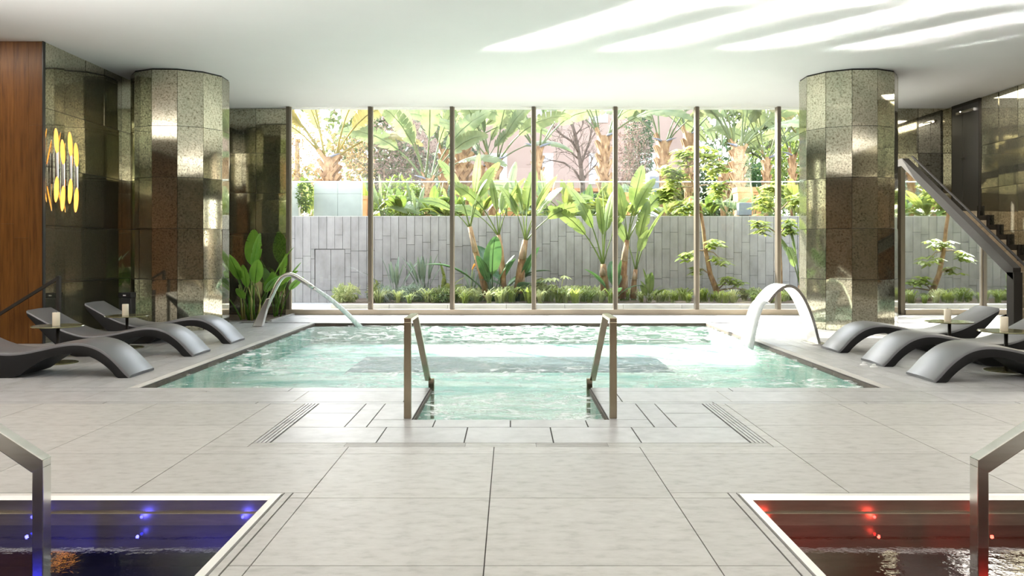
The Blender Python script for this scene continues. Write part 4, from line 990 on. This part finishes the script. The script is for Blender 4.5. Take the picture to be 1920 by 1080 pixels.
strelitzia('reddish trunk strelitzia behind the leafy tree in the sixth bay', 1358, 28.5, 310, 24, 'pale', 6, .8, 14)
strelitzia('bare stemmed strelitzia left of the second mullion', 832, 28, 280, 22, 'pale', 6, .8, 15)
# broad low plants behind the glass
low = [(690, 24, 'lime', 1.3, 'large lime leaved plant behind the first mullion'), (718, 23.2, 'lime', 1.5, 'large lime leaved plant right of the first mullion'), (752, 22.6, 'low', 1.4, 'broad green plant left of the middle of the second bay'),
       (780, 22.2, 'lime', .9, 'short lime plant behind the glass in the second bay'), (815, 22.6, 'low', 1.3, 'broad green plant behind the glass left of the second mullion'), (838, 22.0, 'lime', .9, 'short lime plant at the second mullion'),
       (860, 22.4, 'low', .9, 'green plant behind the glass right of the second mullion'), (900, 22.0, 'lime', .9, 'short lime plant behind the leaning banana'), (950, 22.2, 'low', 1.2, 'green plant behind the glass in the third bay'),
       (985, 22.2, 'lime', 1.1, 'lime plant left of the fourth mullion'), (1030, 22.4, 'low', 1.5, 'broad green plant right of the fourth mullion'), (1065, 22.0, 'lime', 1.2, 'lime plant before the bare tree'),
       (1100, 22.6, 'low', 1.2, 'green plant below the bare tree trunk'), (1145, 22.2, 'lime', 1.1, 'lime plant left of the fifth mullion'), (1165, 22.5, 'lime', 1.0, 'yellow lime plant right of the fifth mullion'),
       (1190, 23.0, 'low', 1.0, 'green plant left of the white hood'), (1250, 22.0, 'lime', .9, 'short lime plant under the leafy tree crown'), (1290, 22.2, 'low', 1.0, 'green plant left of the sixth mullion'),
       (1330, 22.2, 'low', 1.0, 'green plant right of the sixth mullion'), (1365, 22.0, 'lime', .8, 'lime plant left of the thick orange trunk'), (1410, 22.3, 'lime', .9, 'lime plant right of the thick orange trunk'),
       (1445, 22.0, 'lime', .9, 'lime plant left of the seventh mullion'), (1490, 22.2, 'lime', 1.1, 'lime plant right of the seventh mullion'), (585, 22.5, 'lime', 1.1, 'spiky lime plant at the foot of the hedge')]
for (px, Y, kd, s, lab) in low: fan('broad_leaf_plant', lab, px, 0, Y, (kd if (int(px)//7) % 3 else 'pale'), (15 if (int(px)//7) % 3 else 7), s*(.5 if (int(px)//7) % 3 else .3), s*(1.05 if (int(px)//7) % 3 else .5), vars_=(0, 1, 2, 3, 4), z=1.95)
# bushes further back
def bush(label, px, Y, rx, rz, mat, n, size, seed, name='bush', zc=None, elong=1.8):
    Y *= 1.2; rx *= 1.15; rz *= 1.2; size *= 1.1
    b = P(px, 0, Y); b.z = 1.96; t = empty(name, b, label=label, category='bush'); rs_ = np.random.RandomState(seed)
    cs = [(rs_.uniform(-.5, .5)*rx, rs_.uniform(-.3, .3), rz*rs_.uniform(.5, 1.25), rx*.6, .6, rz*.6) for _ in range(7)]
    cloud(n, cs, size, rs_, elong).build('foliage', mat, t, normals=False, kind='stuff')
    MB().tube([(0, 0, -.05), (0, 0, rz*.8)], [0.05, 0.02], 6).build('stem', 'bark', t)
for k, (px, Y, rx, rz, mt, n, lab) in enumerate([
    (985, 28, .9, .8, 'leaf_dark', 700, 'dark round bush before the pink house'), (1055, 28, 1.0, .55, 'leaf_bush', 600, 'low green bush left of the bare tree'), (1118, 27.5, .7, .7, 'leaf_dark', 500, 'dark bush right of the bare tree'),
    (1165, 27, .8, .8, 'leaf_grey', 600, 'grey green bush under the cypress'), (1410, 29, 1.3, 1.6, 'leaf_dark', 1200, 'tall dark bush behind the orange trunk'), (1340, 30, 1.5, 2.2, 'leaf_cypress', 1500, 'dark evergreen behind the sixth mullion'),
    (760, 27, 1.4, 1.0, 'leaf_bush', 900, 'green bush in the second bay'), (840, 29, 1.2, 1.3, 'leaf_grey', 900, 'grey bush behind the second mullion'), (1460, 30, 1.6, 2.2, 'leaf_bush', 1300, 'tall green bush at the right of the garden'),
    (1520, 31, 1.6, 2.4, 'leaf_pale', 1300, 'pale bush behind the right column'), (1250, 30, 1.2, 1.5, 'leaf_lime', 900, 'lime bush behind the white hood')]):
    bush(lab, px, Y, rx, rz, mt, n, .22, 60+k)
for k, (px, Y, rx, rz, lab) in enumerate([(720, 33, 2.2, 3.2, 'twiggy brown shrub mass left in the second bay'), (790, 34, 2.2, 3.4, 'twiggy brown shrub mass right in the second bay'), (1172, 31, 1.0, 2.6, 'brown twiggy shrub left of the cypress')]):
    bush(lab, px, Y, rx, rz, 'leaf_brown', 2600, .16, 90+k, elong=3.5)
b = P(612, 0, 33); b.z = 1.96; hd = empty('clipped_hedge', b, label='tall yellow brown hedge in the first bay', category='hedge')
rs = np.random.RandomState(12)
cloud(5200, [(x_, 0, z_, .32, .35, .4) for x_ in np.linspace(-1.5, 1.5, 9) for z_ in np.linspace(.3, 3.9-.35*abs(x_+.8), 7)], .13, rs, 2.5).build('foliage', 'leaf_hedge', hd, normals=False, kind='stuff')
for k in range(4): MB().tube([(-1+.6*k, 0, -.05), (-1+.6*k, 0, 2.2)], [0.05, 0.02], 6).build('stem', 'bark', hd)
b = P(1197, 0, 38.5); b.z = 1.96; cy = empty('cypress_tree', b, label='dense dark cypress right of the fifth mullion', category='tree')
cloud(4200, [(0, 0, z_, .75*(1-.08*abs(z_-3)), .7, .5) for z_ in np.linspace(1.8, 7.5, 12)], .16, rs, 2.2).build('foliage', 'leaf_cypress', cy, normals=False, kind='stuff')
MB().tube([(0, 0, -.05), (0, 0, 4)], [0.12, 0.05], 7).build('trunk', 'bark', cy)
# bare tree
b = P(1093, 0, 36); b.z = 1.96; bt = empty('bare_tree', b, label='leafless tree before the pink house in the fourth bay', category='tree')
br = MB(); rb = random.Random(8); YBT = 36
limbs = [([(1094, 420), (1093, 345), (1088, 310), (1085, 285), (1078, 255), (1070, 225), (1066, 200), (1064, 180)], .13), ([(1088, 310), (1096, 290), (1106, 262), (1110, 235), (1108, 205)], .07),
         ([(1085, 285), (1072, 265), (1052, 250), (1036, 236), (1026, 222)], .06), ([(1093, 345), (1078, 318), (1058, 305), (1035, 300), (1018, 304)], .06),
         ([(1093, 335), (1108, 318), (1118, 308), (1124, 290)], .05), ([(1087, 300), (1070, 285), (1048, 275), (1030, 262)], .045), ([(1078, 255), (1090, 240), (1097, 215), (1098, 195)], .04), ([(1070, 225), (1058, 212), (1046, 205), (1040, 190)], .035)]
def twig(p, d, l, r, lev):
    e_ = p+d*l; br.tube([p, p+d*l*.5+Vector((rb.uniform(-.08, .08)*l, 0, 0)), e_], [r, r*.85, r*.6], 4, cap=False)
    if lev >= 3: return
    for k in range(3):
        nd = (d+Vector((rb.gauss(0, .6), rb.gauss(0, .35), rb.gauss(.1, .45)))).normalized(); twig(p.lerp(e_, .45+.27*k), nd, l*rb.uniform(.55, .8), r*.65, lev+1)
for pts_, r_ in limbs:
    wp = [P(a_, c_, YBT)-b+Vector((0, rb.uniform(-.2, .2), 0)) for a_, c_ in pts_]; kk = len(wp)
    br.tube(wp, [r_*(1-.7*q_/(kk-1)) for q_ in range(kk)], 6)
    for q_ in range(1, kk):
        for _ in range(2):
            dd = (wp[q_]-wp[q_-1]).normalized()
            if wp[q_].z > 1.4: twig(wp[q_-1].lerp(wp[q_], rb.random()), (dd+Vector((rb.gauss(0, .9), rb.gauss(0, .4), rb.gauss(.1, .5)))).normalized(), rb.uniform(.35, .7), .016, 1)
br.build('branches', 'bark_grey', bt, smooth=True, normals=False)
# terracotta planter boxes, white hood
for k, (x0, x1, pt, Y, lab) in enumerate([(938, 985, 358, 24, 'terracotta planter box behind the third bay bananas'), (1378, 1425, 352, 23.5, 'slanted terracotta planter behind the thick orange trunk'), (1168, 1200, 362, 25, 'terracotta planter right of the fifth mullion'), (1290, 1306, 370, 23.6, 'small terracotta planter at the sixth mullion'), (682, 692, 368, 23, 'small terracotta planter behind the first mullion')]):
    b = P((x0+x1)/2, 0, Y); b.z = 1.97; t = empty('terracotta_planter', b, label=lab, category='planter'); wd = (x1-x0)*Y/F/2; hh = P(0, pt, Y).z-1.97
    bevel(MB().prism([(-wd*.85, 0), (wd*.85, 0), (wd, hh), (-wd, hh)], 'y', -.25, .25).build('box', 'terracotta', t), .02); MB().box(-wd*1.04, wd*1.04, -.28, .28, hh*.86, hh).build('rim', 'terracotta', t)
b = P(1216, 0, 24); b.z = 1.97; t = empty('white_hood', b, label='white rounded ventilation hood among the upper garden plants', category='hood')
hp = [(-.27, 0), (.27, 0), (.27, 1.55)]+[(.27*math.cos(a)*1.0-.0, 1.15+.28*math.sin(a)*1.6) for a in (1.2, 1.6, 2.0, 2.4, 2.8)]
bevel(MB().prism([(-.27, 0), (.27, 0), (.27, 1.36), (.2, 1.45), (.05, 1.45), (-.08, 1.38), (-.2, 1.2), (-.27, .95)], 'y', -.2, .2).build('shell', 'white_render', t), .03); MB().box(.0, .26, -.215, -.2, .6, 1.3).build('louvre', 'spathe', t)
b = P(1395, 0, 21.2); b.z = 1.97; t = empty('garden_lamp', b, label='squat grey garden lamp box on the wall before the orange trunk', category='lamp')
bevel(MB().box(-.16, .16, -.12, .12, 0.1, .42).build('housing', 'spathe', t), .02); MB().box(-.1, .1, -.08, .08, 0, .1).build('foot', 'black', t)
# house behind
hs = empty('pink_house', (2.0, 50, 1.9), label='pale pink rendered house behind the bare tree', category='house')
MB().box(-9, 9, 0, 6, 0, 11).build('wall', 'pink_render', hs)
for (x0, x1, z0, z1) in ((-3.3, -2.2, 3.2, 5.0), (-0.6, 0.5, 3.2, 5.0), (2.6, 3.7, 3.2, 5.0), (5.4, 6.5, 3.2, 5.0), (-3.3, -2.2, 6.8, 8.6), (-0.6, 0.5, 6.8, 8.6), (2.6, 3.7, 6.8, 8.6)):
    wv = piece('window', hs, x0, x1, -.06, .05, z0, z1, 'white_render')
    for k in range(2): o = piece('pane', hs, x0+.1+k*.5, x0+.5+k*.5, -.08, -.05, z0+.12, z1-.12, 'window_far'); o.parent = wv; o.matrix_parent_inverse = (Matrix.Translation(((x0+x1)/2, -.005, (z0+z1)/2)) @ Matrix.Diagonal((x1-x0, .11, z1-z0, 1))).inverted()
MB().box(-9.1, 9.1, -.25, .05, 2.75, 2.95).build('string_course', 'terracotta', hs); MB().box(-9.2, 9.2, -.4, .1, 11, 11.3).build('cornice', 'white_render', hs)
# tall planting that closes the view at both sides
for k, (x_, Y, rx, mt, lab) in enumerate([(-11, 44, 5, 'leaf_pale', 'tall pale tree belt far left'), (-5, 45, 3, 'leaf_grey', 'tall grey green tree behind the brown shrubs'), (13, 43, 4, 'leaf_pale', 'tall pale tree belt right of the house'), (19, 44, 4, 'leaf_bush', 'tall green tree belt far right')]):
    t = empty('tall_tree', (x_, Y, 1.96), label=lab, category='tree'); rs_ = np.random.RandomState(200+k)
    cloud(3600, [(rs_.uniform(-1, 1)*rx, rs_.uniform(-.8, .8), z_, rx*.35, 1, 1.0) for z_ in np.linspace(.6, 9.0, 16)], .42, rs_, 1.8).build('crown', mt, t, normals=False, kind='stuff')
    MB().tube([(0, 0, -.1), (0, 0, 5)], [.25, .1], 8).build('trunk', 'bark', t)

# added floor-level lamps standing in for sunlight thrown up on the ceiling by the still water and the wet deck, one beam per window bay
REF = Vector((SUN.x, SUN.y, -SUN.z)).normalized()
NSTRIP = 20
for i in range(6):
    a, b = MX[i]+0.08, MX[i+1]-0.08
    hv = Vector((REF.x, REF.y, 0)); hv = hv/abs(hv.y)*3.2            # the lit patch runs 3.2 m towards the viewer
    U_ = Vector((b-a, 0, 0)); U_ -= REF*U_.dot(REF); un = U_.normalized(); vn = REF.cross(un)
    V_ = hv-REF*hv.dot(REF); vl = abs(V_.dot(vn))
    l = bpy.data.lights.new('glint_lamp', 'AREA'); l.shape = 'RECTANGLE'; l.size = U_.length; l.size_y = vl/NSTRIP*2.2
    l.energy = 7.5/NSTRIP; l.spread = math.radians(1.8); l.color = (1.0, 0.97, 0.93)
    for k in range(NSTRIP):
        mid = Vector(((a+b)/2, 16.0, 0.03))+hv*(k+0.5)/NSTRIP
        o = bpy.data.objects.new('glint_lamp', l); COL.objects.link(o)
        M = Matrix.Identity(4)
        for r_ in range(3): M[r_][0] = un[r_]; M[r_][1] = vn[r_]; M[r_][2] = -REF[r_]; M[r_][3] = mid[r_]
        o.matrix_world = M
